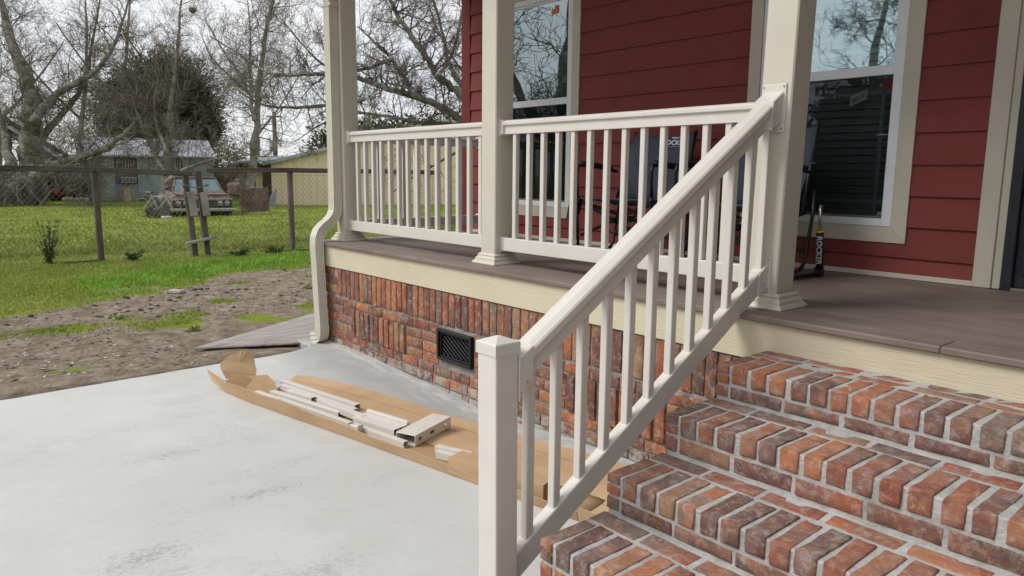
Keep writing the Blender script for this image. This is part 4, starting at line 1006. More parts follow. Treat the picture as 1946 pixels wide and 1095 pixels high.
# tube with slots
tb = thing('post_sleeve', 'short hollow cream post sleeve with square slots lying across the carton', 'post sleeve', (2.33, -.56, b_))
a, c = Vector((2.405, -.745, b_)), Vector((2.27, -.415, b_)); dd = (c-a).normalized(); ss = Vector((dd.y, -dd.x, 0))
h_, w_ = .062, .125
m = MB(); m.bar(a+U*(h_-.002), c+U*(h_-.002), w_, .004, .001); m.bar(a+U*.002, c+U*.002, w_, .004, .001); m.bar(a+U*h_/2-ss*(w_/2-.002), c+U*h_/2-ss*(w_/2-.002), .004, h_-.008, .001)
ln = (c-a).length; holes = [(.03, .065), (.145, .185), (.285, .32)]; prev = 0
for (p, q_) in holes:
    m.bar(a+dd*prev+ss*(w_/2-.002)+U*h_/2, a+dd*p+ss*(w_/2-.002)+U*h_/2, .004, h_-.008, .0005)
    for zz in (.013, .049): m.bar(a+dd*p+ss*(w_/2-.002)+U*zz, a+dd*q_+ss*(w_/2-.002)+U*zz, .004, .018, .0003)
    prev = q_
m.bar(a+dd*prev+ss*(w_/2-.002)+U*h_/2, c+ss*(w_/2-.002)+U*h_/2, .004, h_-.008, .0005)
m.build('body', M_RAIL, tb)
stick('vinyl_offcut', (2.59, -.672, b_), (2.79, -.60, b_), .036, .036, 'short cream offcut pair piece lying farther from the front wall', OC)
stick('vinyl_offcut', (2.655, -.712, b_), (2.875, -.635, b_), .036, .038, 'short cream offcut just left of the inner cardboard box', OC)
m = MB(); m.cbox((2.08, -.865, -.826), (.045, .017, .012), .003, Matrix.Rotation(R(10), 3, 'Z')); m.cbox((2.04, -.872, -.822), (.003, .02, .018), .001, Matrix.Rotation(R(10), 3, 'Z')); m.cbox((2.12, -.858, -.822), (.003, .02, .018), .001, Matrix.Rotation(R(10), 3, 'Z'))
m.build('bracket_clip', M_RAIL, None, label='small clear plastic bracket clip sitting on the longest offcut', cat='clip')

# ---- weathered plywood sheet left of slab
pw = MB(); c = [Vector((-.90, -1.12, -.905)), Vector((-.10, -.10, -.862)), Vector((-.25, 1.55, -.87)), Vector((-1.62, .95, -.89))]
c = [Vector((-.68, -.87, -.895)), Vector((-.17, -.16, -.858)), Vector((-.28, 1.4, -.87)), Vector((-1.75, 1.0, -.90))]
gr = [[c[0].lerp(c[1], u).lerp(c[3].lerp(c[2], u), v)+Vector((0, 0, .012*math.sin(u*3.1)*math.sin(v*3))) for u in np.linspace(0, 1, 9)] for v in np.linspace(0, 1, 12)]
pw.loft(gr, closed=False); pwo = pw.build('plywood_sheet', M_PLY, None, True, label='weathered grey plywood sheet lying on the soil beside the slab', cat='plywood'); md_ = pwo.modifiers.new('s', 'SOLIDIFY'); md_.thickness = .016
m = MB(); m.cbox((-.11, -.07, -.90), (.13, .09, .05), .012); m.build('footing_block', M_MORTL, None, label='rough concrete footing lump under the downspout outlet', cat='concrete block')

# ================================================================ YARD
def tri_cloud(name, n, pos, size, mt, aspect=.35, up=0, seed=1):
    q = np.random.RandomState(seed); P_ = pos
    n = len(P_); d = q.normal(size=(n, 3)); d[:, 2] = d[:, 2]*(1-up)+up*2; d /= np.linalg.norm(d, axis=1)[:, None]
    s_ = np.cross(d, q.normal(size=(n, 3))); s_ /= np.linalg.norm(s_, axis=1)[:, None]+1e-9
    L_ = (size*q.uniform(.5, 1.4, n))[:, None]
    v = np.stack([P_-s_*L_*aspect/2, P_+s_*L_*aspect/2, P_+d*L_], 1).reshape(-1, 3); f = np.arange(3*n).reshape(-1, 3)
    return fastmesh(name, v, f, mt)
rs = np.random.RandomState(11)
def wedge(n, r0_, r1_, q=rs, powr=1.0):
    """random ground points in the part of the yard the photograph looks at"""
    r_ = r0_+(r1_-r0_)*q.rand(n)**powr; a = R(49.4)+np.radians(q.uniform(-9, 38, n))
    return 5.63-np.sin(a)*r_, -2.77+np.cos(a)*r_
# short lawn around the fence
x, y = wedge(230000, 7.0, 17.5); k = (rs.rand(len(x)) < grass_mask(x, y)**1.5) & (x < -.6) & ~((x > -1.9) & (y > -.9)); x, y = x[k], y[k]
br = (np.exp(-((x-(bound_x(y)-.9))/.9)**2) > rs.rand(len(x))*1.2) & (y > -.9)
P_ = np.stack([x, y, ground_z(x, y)-.005], -1)
for nm, sel, mt, sz in (('lawn_grass', ~br, M_GRASS, .042), ('bright_grass', br, M_GRASSB, .06)):
    me = tri_cloud(nm, 0, P_[sel], sz, mt, .16, .55, 5); o = bpy.data.objects.new(nm, me); COL.objects.link(o); tag(o, 'short green grass growing between the bare soil and the fence' if nm == 'lawn_grass' else 'brighter lush green grass band edging the bare soil', 'grass', kind='stuff')
x, y = wedge(150000, 15, 46, powr=1.3); k = (x > -36) | (y > 0); x, y = x[k], y[k]; P_ = np.stack([x, y, ground_z(x, y)-.01], -1)
o = bpy.data.objects.new('field_grass', tri_cloud('field_grass', 0, P_, .085, M_GRASS, .2, .5, 6)); COL.objects.link(o); tag(o, 'yellow green field grass beyond the chain link fence', 'grass', kind='stuff')
# litter of shells, leaves and clods on the bare soil
x, y = wedge(9000, 6, 13); k = (rs.rand(len(x)) > grass_mask(x, y)) & (x < .0) & ~((x > -1.9) & (y > -.8)); x, y = x[k], y[k]; P_ = np.stack([x, y, ground_z(x, y)+.004], -1)
def flat_cloud(name, P_, size, mt, seed):
    q = np.random.RandomState(seed); n = len(P_); a = q.uniform(0, 6.28, n); L_ = size*q.uniform(.4, 1.5, n)
    dx_ = np.stack([np.cos(a), np.sin(a), q.uniform(-.3, .3, n)], -1)*L_[:, None]; dy_ = np.stack([-np.sin(a), np.cos(a), q.uniform(-.3, .3, n)], -1)*L_[:, None]*.6
    v = np.stack([P_-dx_-dy_, P_+dx_-dy_*.6, P_+dx_*.8+dy_, P_-dx_*.9+dy_*.7], 1).reshape(-1, 3); return fastmesh(name, v, np.arange(4*n).reshape(-1, 4), mt)
h = len(P_)//4
o = bpy.data.objects.new('shell_gravel', flat_cloud('shell_gravel', P_[:h], .013, M_CHIP, 2)); COL.objects.link(o); tag(o, 'pale shell and gravel chips scattered on the bare soil', 'gravel', kind='stuff')
o = bpy.data.objects.new('leaf_litter', flat_cloud('leaf_litter', P_[h:], .018, M_LEAFL, 3)); COL.objects.link(o); tag(o, 'dead leaves and twigs scattered on the bare soil', 'leaf litter', kind='stuff')
clods = MB()
for k in range(520):
    a = rnd.uniform(0, 1); cx_, cy_ = wedge(1, 7, 12.5, np.random.RandomState(k+50)); cx_, cy_ = float(cx_[0]), float(cy_[0])
    if cx_ > -.4 or (cx_ > -1.9 and cy_ > -.8) or grass_mask(cx_, cy_) > .7: continue
    if fbm(cx_, cy_, 1.1, 2) < .08: continue
    s_ = rnd.uniform(.012, .04); z_ = float(ground_z(cx_, cy_))
    pr_ = [Vector((rnd.gauss(0, 1), rnd.gauss(0, 1), rnd.gauss(0, 1))).normalized()*s_*rnd.uniform(.7, 1.2) for _ in range(0)]
    ring = []
    for (zz, rr) in ((-.4, 1.0), (.15, .95), (.5, .5)):
        ring.append([(cx_+math.cos(t)*s_*rr*rnd.uniform(.7, 1.25), cy_+math.sin(t)*s_*rr*rnd.uniform(.7, 1.25), z_+zz*s_*rnd.uniform(.7, 1.2)) for t in [2*math.pi*j/6 for j in range(6)]])
    clods.loft(ring)
clods.build('soil_clods', M_CLOD, None, True, label='dark clods of turned soil on the bare ground', cat='soil', kind='stuff')
for (px_, py_, s_, lab) in ((-3.8, -.1, .09, 'pale broken concrete chunk lying at the edge of the grass'),):
    m = MB(); m.cbox((px_, py_, float(ground_z(px_, py_))+.02), (s_, s_*.6, .022), .01, Matrix.Rotation(.6, 3, 'Z')); m.build('concrete_chunk', M_CHIP, None, label=lab, cat='rubble')
# small dirt mounds dug up along the grass edge
for (px_, py_, s_) in ((-4.1, -.2, .26), (-3.55, .7, .2), (-2.9, -.9, .2), (-4.3, .6, .16)):
    pass

# ---------------- fence
def fgz(x, y): return float(ground_z(x, y))
FX = lambda y: -7.95+.11*(y+.07)*.95 if y > 1.6 else -7.95+.06*(y+.07)
fence = thing('chain_link_fence', 'weathered wooden post fence with rusty chain link between house and field', 'fence', (-7.9, 0, G))
def ftop(y): return .62+.002*y
for i, (x, y) in enumerate(((-8.3, -3.4), (-7.95, -.07), (-7.62, 3.1), (-7.3, 6.2))):
    m = MB(); z0 = fgz(x, y)-.05; zt = .565 if y > 2 else .56
    m.cbox((x, y, (z0+zt)/2), (.041, .041, (zt-z0)/2), .008, Matrix.Rotation(.1*i, 3, 'Z')); m.build('post', M_WOOD, fence)
for (p, q_) in (((-8.3, -3.4, .632), (-7.95, -.07, .595)), ((-7.95, -.06, .595), (-7.865, 1.40, .545)), ((-7.86, 1.65, .60), (-7.62, 3.1, .62)), ((-7.62, 3.11, .62), (-7.3, 6.2, .60))):
    m = MB(); m.bar(Vector(p)+Vector((.05, 0, -.03)), Vector(q_)+Vector((.05, 0, -.03)), .045, .088, .006); m.build('top_rail', M_WOODH, fence)
for (p, q_) in (((-7.98, -.6, G-.01), (-7.96, -.12, G+.0)), ((-7.7, 2.6, G+.0), (-7.5, 4.4, G+.01))):
    m = MB(); m.bar(p, q_, .04, .06, .006); m.build('bottom_board', M_WOODH, fence)
gate = (((-7.865, 1.40, G-.05), (-7.93, 1.32, .56)), ((-7.89, 1.63, G-.05), (-7.90, 1.53, .56)))
for (p, q_) in gate:
    m = MB(); m.bar(p, q_, .09, .09, .008, (0, 1, 0)); m.build('gate_post', M_WOOD, fence)
for (p, q_) in (((-7.80, 1.36, .2), (-7.79, 1.40, -.22)), ((-7.80, 1.57, .19), (-7.79, 1.61, -.22))):
    m = MB(); m.bar(p, q_, .05, .12, .006, (0, 1, 0)); m.build('nailed_board', M_PLY, fence)
m = MB(); m.bar((-7.78, 1.24, -.69), (-7.80, 1.76, -.60), .1, .045, .006); m.build('step_board', M_PLY, fence)
m = MB()
for z in (-.02, .03, .1, .28, .3): m.tube([(-7.98+.0, 1.28, z), (-7.8, 1.27, z+.03), (-7.78, 1.45, z-.02), (-7.8, 1.68, z+.03), (-7.98, 1.68, z)], .006, 4)
m.tube([(-7.79, 1.42, .0), (-7.79, 1.5, -.3), (-7.79, 1.5, -.6)], .006, 4)
m.build('binding_wire', M_WIRE, fence)
# chain link: two families of diagonal wires
def mesh_wire(xa_, ya_, xb_, yb__, z0, z1, pitch=.085):
    m = MB(); A = Vector((xa_, ya_, 0)); B = Vector((xb_, yb__, 0)); Ld = (B-A).length; d = (B-A)/Ld; H = z1-z0; sl_ = 1.15
    for sg in (1, -1):
        c = -H/sl_
        while c < Ld:
            lo, hi = max(0, c), min(Ld, c+H/sl_)
            if hi-lo > .02:
                f0, f1 = (lo-c)*sl_, (hi-c)*sl_
                za, zb = (z0+f0, z0+f1) if sg > 0 else (z1-f0, z1-f1)
                nseg = 3; P_ = [A+d*(lo+(hi-lo)*k/nseg)+Vector((.008*math.sin((lo+hi)*3+k), 0, za+(zb-za)*k/nseg)) for k in range(nseg+1)]
                m.tube(P_, .0017, 3, cap=False)
            c += pitch/1.0
    for z in (z0+.01, z1): m.tube([A+Vector((0, 0, z)), B+Vector((0, 0, z))], .003, 3, cap=False)
    return m
mm = MB()
for (a, b, c, d) in ((-8.3, -3.4, -7.95, -.07), (-7.95, -.07, -7.865, 1.40), (-7.89, 1.63, -7.62, 3.1), (-7.62, 3.1, -7.3, 6.2)):
    q_ = mesh_wire(a, b, c, d, G+.02, .5); mm.add(q_.v, q_.f)
mw = mm.build('wire_mesh', M_WIRE, fence, kind='stuff')

# weeds by the fence
def weed(x, y, h, label, name='weed_plant', grp=None, mt=M_WEED, spread=.25, nst=14):
    t = thing(name, label, 'plant', (x, y, fgz(x, y)), grp); m = MB(); lf = []
    for k in range(nst):
        a = rnd.uniform(0, 6.28); s_ = rnd.uniform(.2, 1)*spread; hh_ = h*rnd.uniform(.45, 1); z0 = fgz(x, y)-.02
        pts = [(x, y, z0), (x+math.cos(a)*s_*.4, y+math.sin(a)*s_*.4, z0+hh_*.5), (x+math.cos(a)*s_+rnd.uniform(-.05, .05), y+math.sin(a)*s_, z0+hh_)]
        m.tube(pts, [.006, .004, .002], 3, False)
        for j in range(18):
            f_ = rnd.uniform(.1, 1)**1.3; p = Vector(pts[1]).lerp(Vector(pts[2]), max(0, f_*2-1)) if f_ > .5 else Vector(pts[0]).lerp(Vector(pts[1]), f_*2)
            lf.append(p+Vector((rnd.gauss(0, .02), rnd.gauss(0, .02), rnd.gauss(0, .015)))*(1.6-f_))
    m.build('stem', M_WEED, t)
    o_ = bpy.data.objects.new('foliage', tri_cloud('foliage', 0, np.array([tuple(p) for p in lf])-np.array(tuple(t.location)), .045, mt, .5, .2, int(abs(x*y)*100) % 999)); COL.objects.link(o_); o_.parent = t; return t
weed(-8.1, -.78, .75, 'dark leafy weed bush growing through the left fence bay', nst=26)
weed(-7.75, .35, .2, 'small low weed right of the first full fence post', spread=.2)
weed(-7.6, 2.1, .17, 'low straggly weeds at the foot of the gate posts', spread=.45)
weed(-7.55, 2.75, .18, 'low weed clump just left of the post near the porch', spread=.3)
weed(-8.0, -1.9, .3, 'low weeds at the fence base at the left edge', spread=.4)
for (wx, wy, s_) in ((-2.55, -1.05, .1), (-1.5, -.62, .12), (-3.2, 1.35, .12)):
    weed(wx, wy, s_*.45, {-2.55: 'tiny green weed in the soil nearest the slab', -1.5: 'tiny green weed beside the plywood sheet', -3.2: 'tiny green weed out on the gravelly soil'}[wx], spread=.07, mt=M_GRASS, nst=5)

# ---------------- trees
def tree(name, label, limbs, seed, mt_trunk, mt_twig, dens=1.0, twig=.011, tlen=1.0, droop=0, group='bare winter trees in the yards', levels=3):
    q = random.Random(seed)
    base = limbs[0][0][0]; t = thing(name, label, 'tree', base, group)
    big = MB(); Vs = []; Fs = []; cnt = [0]
    def tube3(pts, rads):
        n = len(Vs)
        for i, p in enumerate(pts):
            d = (pts[min(i+1, len(pts)-1)]-pts[max(i-1, 0)]).normalized(); x_ = d.orthogonal().normalized(); y_ = d.cross(x_)
            for k in range(3):
                a = 2.094*k; Vs.append(p+(x_*math.cos(a)+y_*math.sin(a))*rads[i])
        for i in range(len(pts)-1):
            for k in range(3): Fs.append((n+i*3+k, n+i*3+(k+1) % 3, n+(i+1)*3+(k+1) % 3, n+(i+1)*3+k))
    def grow(p, d, ln, r_, lev):
        n = (6, 5, 4, 3)[lev]; pts = [p]; rads = [r_]; cur = p.copy(); dd_ = d.normalized()
        for i in range(n):
            dd_ = (dd_+Vector((q.gauss(0, .22), q.gauss(0, .22), q.gauss(.03, .2)-droop*.12))).normalized(); cur = cur+dd_*(ln/n); pts.append(cur.copy()); rads.append(max(twig*.55, r_*(1-(i+1)/n*.75)))
            if lev < levels:
                for _ in range((2, 2, 1, 0)[lev] if q.random() < .93*dens else 1):
                    side = Vector((q.gauss(0, 1), q.gauss(0, 1), q.gauss(0, 1))); side = (side-dd_*side.dot(dd_)).normalized()
                    grow(cur.copy(), (dd_*.7+side*q.uniform(.5, 1.1)+Vector((0, 0, .12-droop*.3))), ln*q.uniform(.38, .62), max(twig*.8, rads[-1]*.62), lev+1)
        tube3(pts, rads)
    for li, (pts, ra, rb) in enumerate(limbs):
        pts = [Vector(p) for p in pts]; sp = []
        for i in range(len(pts)-1):
            p0, p1, p2, p3 = pts[max(i-1, 0)], pts[i], pts[i+1], pts[min(i+2, len(pts)-1)]
            for k in range(4):
                f_ = k/4; sp.append(.5*((2*p1)+(-p0+p2)*f_+(2*p0-5*p1+4*p2-p3)*f_*f_+(-p0+3*p1-3*p2+p3)*f_**3))
        sp.append(pts[-1]); n = len(sp)
        rr = [ra+(rb-ra)*(i/(n-1))**.8 for i in range(n)]; sp = [p+Vector([q.gauss(0, .25)*r_ for _ in range(3)]) for p, r_ in zip(sp, rr)]
        big.tube(sp, rr, 7 if ra > .05 else 5)
        tot = sum((sp[i+1]-sp[i]).length for i in range(n-1))
        start = 5 if li == 0 else 1
        for i in range(start, n):
            d = (sp[i]-sp[i-1]).normalized(); nb = 2 if q.random() < dens*.9 else 1
            if dens < .4 and q.random() > dens*2: continue
            for _ in range(nb):
                side = Vector((q.gauss(0, 1), q.gauss(0, 1), q.gauss(.25, 1))); side = (side-d*side.dot(d)).normalized()
                grow(sp[i].copy(), d*q.uniform(.2, .8)+side, tlen*q.uniform(.5, 1.25), max(twig*1.4, min(rr[i]*.5, .03)), 1 if q.random() < .75 else 0)
    big.build('trunk', mt_trunk, t, True)
    me_ = fastmesh('crown', np.array([tuple(v) for v in Vs])-np.array(base), Fs, mt_twig); o_ = bpy.data.objects.new('crown', me_); COL.objects.link(o_); o_.parent = t
    return t, len(Fs)
tot = 0
R_ = [
 ([(-8.37, 9.07, -1.1), (-9.1, 9.59, .56), (-9.87, 9.95, 1.25), (-9.26, 9.1, 1.54)], .26, .2),
 ([(-8.98, 8.87, 1.53), (-9.88, 8.98, 1.83), (-10.73, 9.13, 2.05), (-10.2, 8.19, 2.31), (-11.16, 8.22, 2.56), (-10.64, 7.18, 2.52), (-11.52, 7.3, 2.77), (-12.43, 7.38, 3.0), (-11.79, 6.51, 3.05), (-12.8, 6.43, 3.08), (-12.27, 5.38, 2.97), (-13.29, 5.27, 2.94), (-14.3, 5.27, 3.28), (-13.59, 4.52, 3.53), (-14.86, 4.26, 4.04)], .12, .02),
 ([(-11.08, 6.62, 2.34), (-12.06, 6.55, 2.26), (-13.17, 6.35, 2.29), (-12.59, 5.35, 2.13), (-13.73, 5.14, 2.23), (-12.95, 4.43, 2.31), (-14.09, 4.34, 2.91), (-15.15, 4.33, 3.47)], .06, .015),
 ([(-8.92, 8.99, 1.72), (-9.96, 9.04, 2.43), (-10.89, 9.14, 2.84), (-10.25, 8.29, 2.98), (-11.04, 8.56, 3.44), (-10.36, 7.79, 3.71), (-11.19, 8.02, 4.16), (-12.05, 8.24, 4.71), (-11.29, 7.54, 4.88), (-12.12, 7.82, 5.59)], .125, .04),
 ([(-10.25, 7.62, 2.45), (-11.05, 7.86, 2.82), (-11.82, 8.16, 3.24), (-11.06, 7.46, 3.46), (-11.95, 7.6, 3.81), (-11.19, 6.86, 3.89), (-12.05, 7.05, 4.28)], .075, .02),
 ([(-10.75, 7.26, 3.38), (-11.53, 7.43, 3.35), (-12.46, 7.41, 3.24), (-11.79, 6.5, 3.02), (-12.82, 6.44, 3.25), (-12.08, 5.73, 3.49), (-13.07, 5.78, 4.0), (-14.11, 5.83, 4.68)], .06, .015),
 ([(-8.98, 8.87, 1.53), (-9.88, 8.98, 1.81), (-10.91, 8.88, 1.84), (-10.47, 7.76, 1.83), (-11.54, 7.64, 2.01), (-11.05, 6.59, 2.05), (-12.03, 6.53, 2.06), (-13.1, 6.3, 1.76), (-12.4, 5.38, 1.3)], .08, .012),
 ([(-9.95, 8.08, 2.94), (-10.42, 8.71, 3.3), (-10.91, 9.41, 4.03), (-10.04, 8.93, 4.63), (-10.72, 9.53, 5.88)], .06, .02),
 ([(-10.2, 9.23, 2.46), (-11.37, 9.21, 3.51), (-11.98, 9.83, 4.49), (-11.46, 8.95, 5.12), (-12.37, 9.22, 6.14)], .07, .02),
 ([(-8.18, 8.23, 1.41), (-9.3, 7.9, .93), (-10.35, 7.66, .54), (-9.8, 6.55, .04)], .05, .015)]
# smooth the alternating depth offsets of the measured limb points
def sm(L_):
    o_ = []
    for pts, a, b in L_:
        p = [Vector(v) for v in pts]; q_ = [p[0]]+[(p[i-1]+p[i]*2+p[i+1])/4 for i in range(1, len(p)-1)]+[p[-1]]; o_.append((q_, a, b))
    return o_
t, n = tree('bare_tree', 'large grey limbed bare tree spreading from behind the house', sm(R_), 5, M_BARK, M_BARKD, .36, .0055, .95); tot += n
LT = [([(-29.97, 1.65, -1.1), (-30.92, 1.92, .14), (-31.72, 2.34, 1.23), (-30.54, 2.38, 2.49), (-31.6, 2.5, 3.62), (-30.77, 2.07, 4.57), (-32.02, 1.99, 5.73), (-33.26, 1.96, 7.17), (-32.38, 1.72, 8.65)], .62, .08),
 ([(-28.72, 1.85, .16), (-29.18, 2.47, .47), (-29.69, 3.03, .75), (-28.03, 3.41, 1.04), (-28.3, 4.22, 1.19), (-26.81, 4.4, 1.52), (-27.26, 5.11, 2.11), (-27.61, 6.05, 3.18)], .32, .05),
 ([(-30.12, 2.32, 2.47), (-30.8, 2.84, 3.38), (-31.05, 3.78, 4.0), (-29.04, 4.6, 4.43), (-29.63, 5.29, 5.62), (-28.27, 5.43, 6.4), (-29.03, 6.0, 7.94)], .2, .03),
 ([(-30.52, 1.4, .56), (-31.67, 1.45, 1.85), (-33.04, 1.38, 3.64), (-32.65, .58, 5.23)], .25, .05),
 ([(-31.18, 2.39, 1.44), (-31.66, 3.2, 2.58), (-31.86, 4.29, 3.55), (-30.53, 4.4, 4.33), (-31.39, 4.88, 5.99), (-30.17, 5.04, 7.56)], .18, .03)]
t, n = tree('bare_tree', 'huge bare tree with broad rooted trunk and low limb at the left', sm(LT), 8, M_BARK, M_BARKD, .58, .0072, 2.0); tot += n
T2 = [([(-25.15, 5.72, -1.1), (-26.07, 6.08, .41), (-26.96, 6.45, 1.69), (-25.9, 6.29, 2.68), (-26.7, 6.76, 4.0), (-25.65, 6.61, 5.1)], .28, .03),
 ([(-25.32, 5.87, .42), (-26.37, 5.89, 1.04), (-27.58, 5.76, 1.85), (-26.71, 5.34, 2.67), (-27.76, 5.42, 3.56)], .13, .02),
 ([(-24.22, 5.53, .13), (-24.63, 6.24, .53), (-24.88, 7.14, .95), (-23.07, 7.63, 1.04), (-23.44, 8.4, 1.47)], .1, .015),
 ([(-25.4, 5.98, 1.23), (-26.57, 5.91, 2.08), (-27.54, 6.13, 3.18), (-26.38, 6.08, 4.12)], .1, .015)]
t, n = tree('bare_tree', 'pale barked small tree standing in front of the tin shed', sm(T2), 21, M_BARKP, M_BARKD, .5, .008, 1.2); tot += n
T3 = [([(-24.44, 8.88, -1.1), (-25.31, 9.32, .44), (-26.16, 9.79, 2.01), (-25.21, 9.62, 3.48), (-26.04, 10.13, 5.09), (-25.0, 9.98, 6.23), (-25.65, 10.66, 7.68), (-26.38, 11.26, 9.18)], .21, .05),
 ([(-24.84, 9.29, 2.58), (-25.81, 9.53, 3.72), (-26.73, 9.88, 5.14), (-25.71, 9.72, 6.29), (-26.74, 9.96, 7.75)], .1, .02),
 ([(-24.86, 9.47, 3.44), (-25.91, 9.46, 3.94), (-27.29, 9.11, 4.68), (-26.78, 8.2, 5.19), (-27.88, 8.3, 6.4)], .06, .015)]
t, n = tree('bare_tree', 'tall slender bare tree beside the corner of the tan building', sm(T3), 33, M_BARKP, M_BARKD, .42, .0062, 1.6); tot += n
for i, (pts, lab) in enumerate((([(-42.0, 5.8, -1.1), (-44.4, 6.4, 1.2), (-45.3, 6.9, 3.4), (-46.2, 7.5, 6), (-45.6, 7.6, 7.7), (-46.5, 7.8, 10.6)], 'background bare tree behind the left part of the tin shed'),
    ([(-43.5, 8.6, -1.1), (-44.8, 9.0, 1.3), (-46, 9.5, 4.5), (-46.8, 9.8, 7.2), (-46.4, 10, 9), (-47, 10.6, 12)], 'tallest background bare tree behind the dark evergreen'),
    ([(-41.5, 11, -1.1), (-42.8, 11.4, 1.3), (-44, 12, 5.2), (-44.8, 12.4, 7.6), (-44.4, 12.4, 9), (-44.9, 13, 11.8)], 'background bare tree right of the dark evergreen top'),
    ([(-42.5, 2.3, -1.1), (-43, 2.5, 3), (-44, 2.2, 6), (-43.4, 2.6, 8.5), (-44, 3, 11.5)], 'background bare tree at the far left above the metal roof'),
    ([(-46, 17.5, -1.1), (-46.5, 18, 3), (-47, 18.4, 6), (-46.4, 18.4, 8)], 'background bare tree above the tan building roof'),
    ([(-33, 27, -1.1), (-33.5, 27.5, 3), (-34, 27.4, 6.5)], 'background bare tree seen over the porch railing'))):
    t, n = tree('bare_tree', lab, sm([(pts, .22, .05), ([pts[2], (pts[2][0]-.5, pts[2][1]-2, pts[2][2]+2), (pts[2][0], pts[2][1]-3.4, pts[2][2]+4.5)], .1, .03), ([pts[1], (pts[1][0], pts[1][1]+2, pts[1][2]+2.2), (pts[1][0], pts[1][1]+3.4, pts[1][2]+4.6)], .1, .03)]), 50+i, M_BARKD, M_BARKD, .36, .0075, 2.0); tot += n
# a bird nest in the crown
m = MB(); m.loft([[(-26.7+math.cos(a)*r_, 7.66+math.sin(a)*r_, 7.0+z) for a in [k*.785 for k in range(8)]] for r_, z in ((.03, -.14), (.15, -.05), (.17, .05), (.06, .12))]); m.build('bird_nest', M_BARKD, None, label='small dark bird nest high in the bare branches', cat='nest')

def bush(name, label, blobs, n, leaf, mt, seed, cat='tree', trunk=None, grp=None, aspect=.6):
    q = np.random.RandomState(seed); base = trunk or (blobs[0][0], blobs[0][1], G); t = thing(name, label, cat, base, grp); P_ = []
    vol = sum(b[3]*b[4]*b[5] for b in blobs)
    for (bx, by, bz, rx, ry, rz) in blobs:
        k = int(n*rx*ry*rz/vol); d = q.normal(size=(k, 3)); d /= np.linalg.norm(d, axis=1)[:, None]; rr = q.uniform(.35, 1, k)**.45*(1+.14*np.sin(d[:, 0]*7+seed)*np.cos(d[:, 2]*8)+.1*np.sin(d[:, 1]*13+d[:, 2]*9)+.13*q.normal(size=k))
        P_.append(np.stack([bx+d[:, 0]*rx*rr, by+d[:, 1]*ry*rr, bz+d[:, 2]*rz*rr], -1))
    P_ = np.vstack(P_); P_ = P_[P_[:, 2] > G]
    o_ = bpy.data.objects.new('crown' if cat == 'tree' else 'foliage', tri_cloud('crown', 0, P_-np.array(base), leaf, mt, aspect, .1, seed)); COL.objects.link(o_); o_.parent = t
    m = MB(); m.tube([(base[0], base[1], G-.1), (base[0], base[1], blobs[0][2])], [.2, .1] if cat == 'tree' else [.04, .02], 6); m.build('trunk', M_BARKD, t, True); return t
bush('evergreen_tree', 'dense dark rounded evergreen tree rising behind the tin shed', [(-42.4, 10.9, 4.1, 2.2, 3.0, 3.1), (-42.2, 9.0, 3.4, 2, 2.2, 2.6), (-42.4, 12.4, 3.2, 2, 1.6, 2.2)], 85000, .2, M_EVER, 4, aspect=.35)
bush('evergreen_tree', 'green evergreen mass behind the right bare tree low over the railing', [(-31, 24.5, 1.8, 2, 3.6, 2.4), (-33, 20.5, 1.5, 2, 3, 2.3)], 16000, .22, M_EVERG, 9)
bush('evergreen_tree', 'green evergreen mass behind the tan building beside the corner column', [(-44, 24.5, 2.0, 2, 3.6, 2.2), (-43, 30, 2.0, 2, 3.6, 2.6)], 14000, .24, M_EVERG, 10)
bush('leafy_shrub', 'tan leaved shrub between the tin shed and the tan building', [(-34.5, 11.4, .5, 1, 1.0, 1.4), (-34.5, 12.4, .2, .8, .8, 1.2)], 5000, .13, M_SHRUB, 12, 'shrub')
bush('brush_pile', 'dark tangled brush pile beside the rusted car', [(-19.3, 3.85, -.78, .4, .3, .2), (-19.6, 4.05, -.62, .25, .2, .24)], 2200, .09, M_BARKD, 13, 'brush pile')
bush('leafy_shrub', 'low dark brown undergrowth around the roots of the huge left tree', [(-29.6, .6, -.4, .7, 1.3, .9), (-29.6, 2.0, -.5, .5, .5, .6)], 3600, .3, M_BARKD, 14, 'shrub', aspect=.1)
bush('twiggy_thicket', 'brown leafless thicket behind the tin shed roof on the left', [(-41, 4.5, 2.2, 1.5, 3.4, 2.4), (-41, 0.5, 2.2, 1.5, 3, 2.6)], 9000, .3, M_BARKD, 15, 'shrub', aspect=.06)

# ---------------- far buildings
def corrugated(m, p0, p1, z0, z1, n, depth=.02, nrm=None):
    """vertical corrugated sheet from p0 to p1 (xy)"""
    A = Vector((*p0, 0)); B = Vector((*p1, 0)); d = (B-A); nn = Vector((d.y, -d.x, 0)).normalized() if nrm is None else Vector(nrm)
    top_ = []; bot_ = []
    for k in range(n*4+1):
        f_ = k/(n*4); o_ = nn*depth*math.sin(k*math.pi/2); q_ = A+d*f_+o_; bot_.append((q_.x, q_.y, z0)); top_.append((q_.x, q_.y, z1))
    return m.loft([bot_, top_], closed=False)
shed = thing('tin_shed', 'old corrugated tin shed with patched blue grey and green sheets', 'shed', (-32.6, 7.3, G))
MB().box(-36, -32.5, 4.72, 10.08, G-.1, 1.17).build('frame_wall', M_GREYW, shed)
for (a, b, z0, mt) in ((4.6, 5.1, -.9, M_TIN), (5.1, 5.62, -.88, M_TIN), (6.58, 7.15, -.8, M_TING), (7.15, 7.75, -.8, M_TING), (8.62, 9.3, -.9, M_TIN), (9.3, 10.1, -.9, M_TIN)):
    m = MB(); corrugated(m, (-32.4, a), (-32.4, b), z0, 1.16, int((b-a)/.09)); o_ = m.build('tin_sheet', mt, shed); md_ = o_.modifiers.new('s', 'SOLIDIFY'); md_.thickness = .01
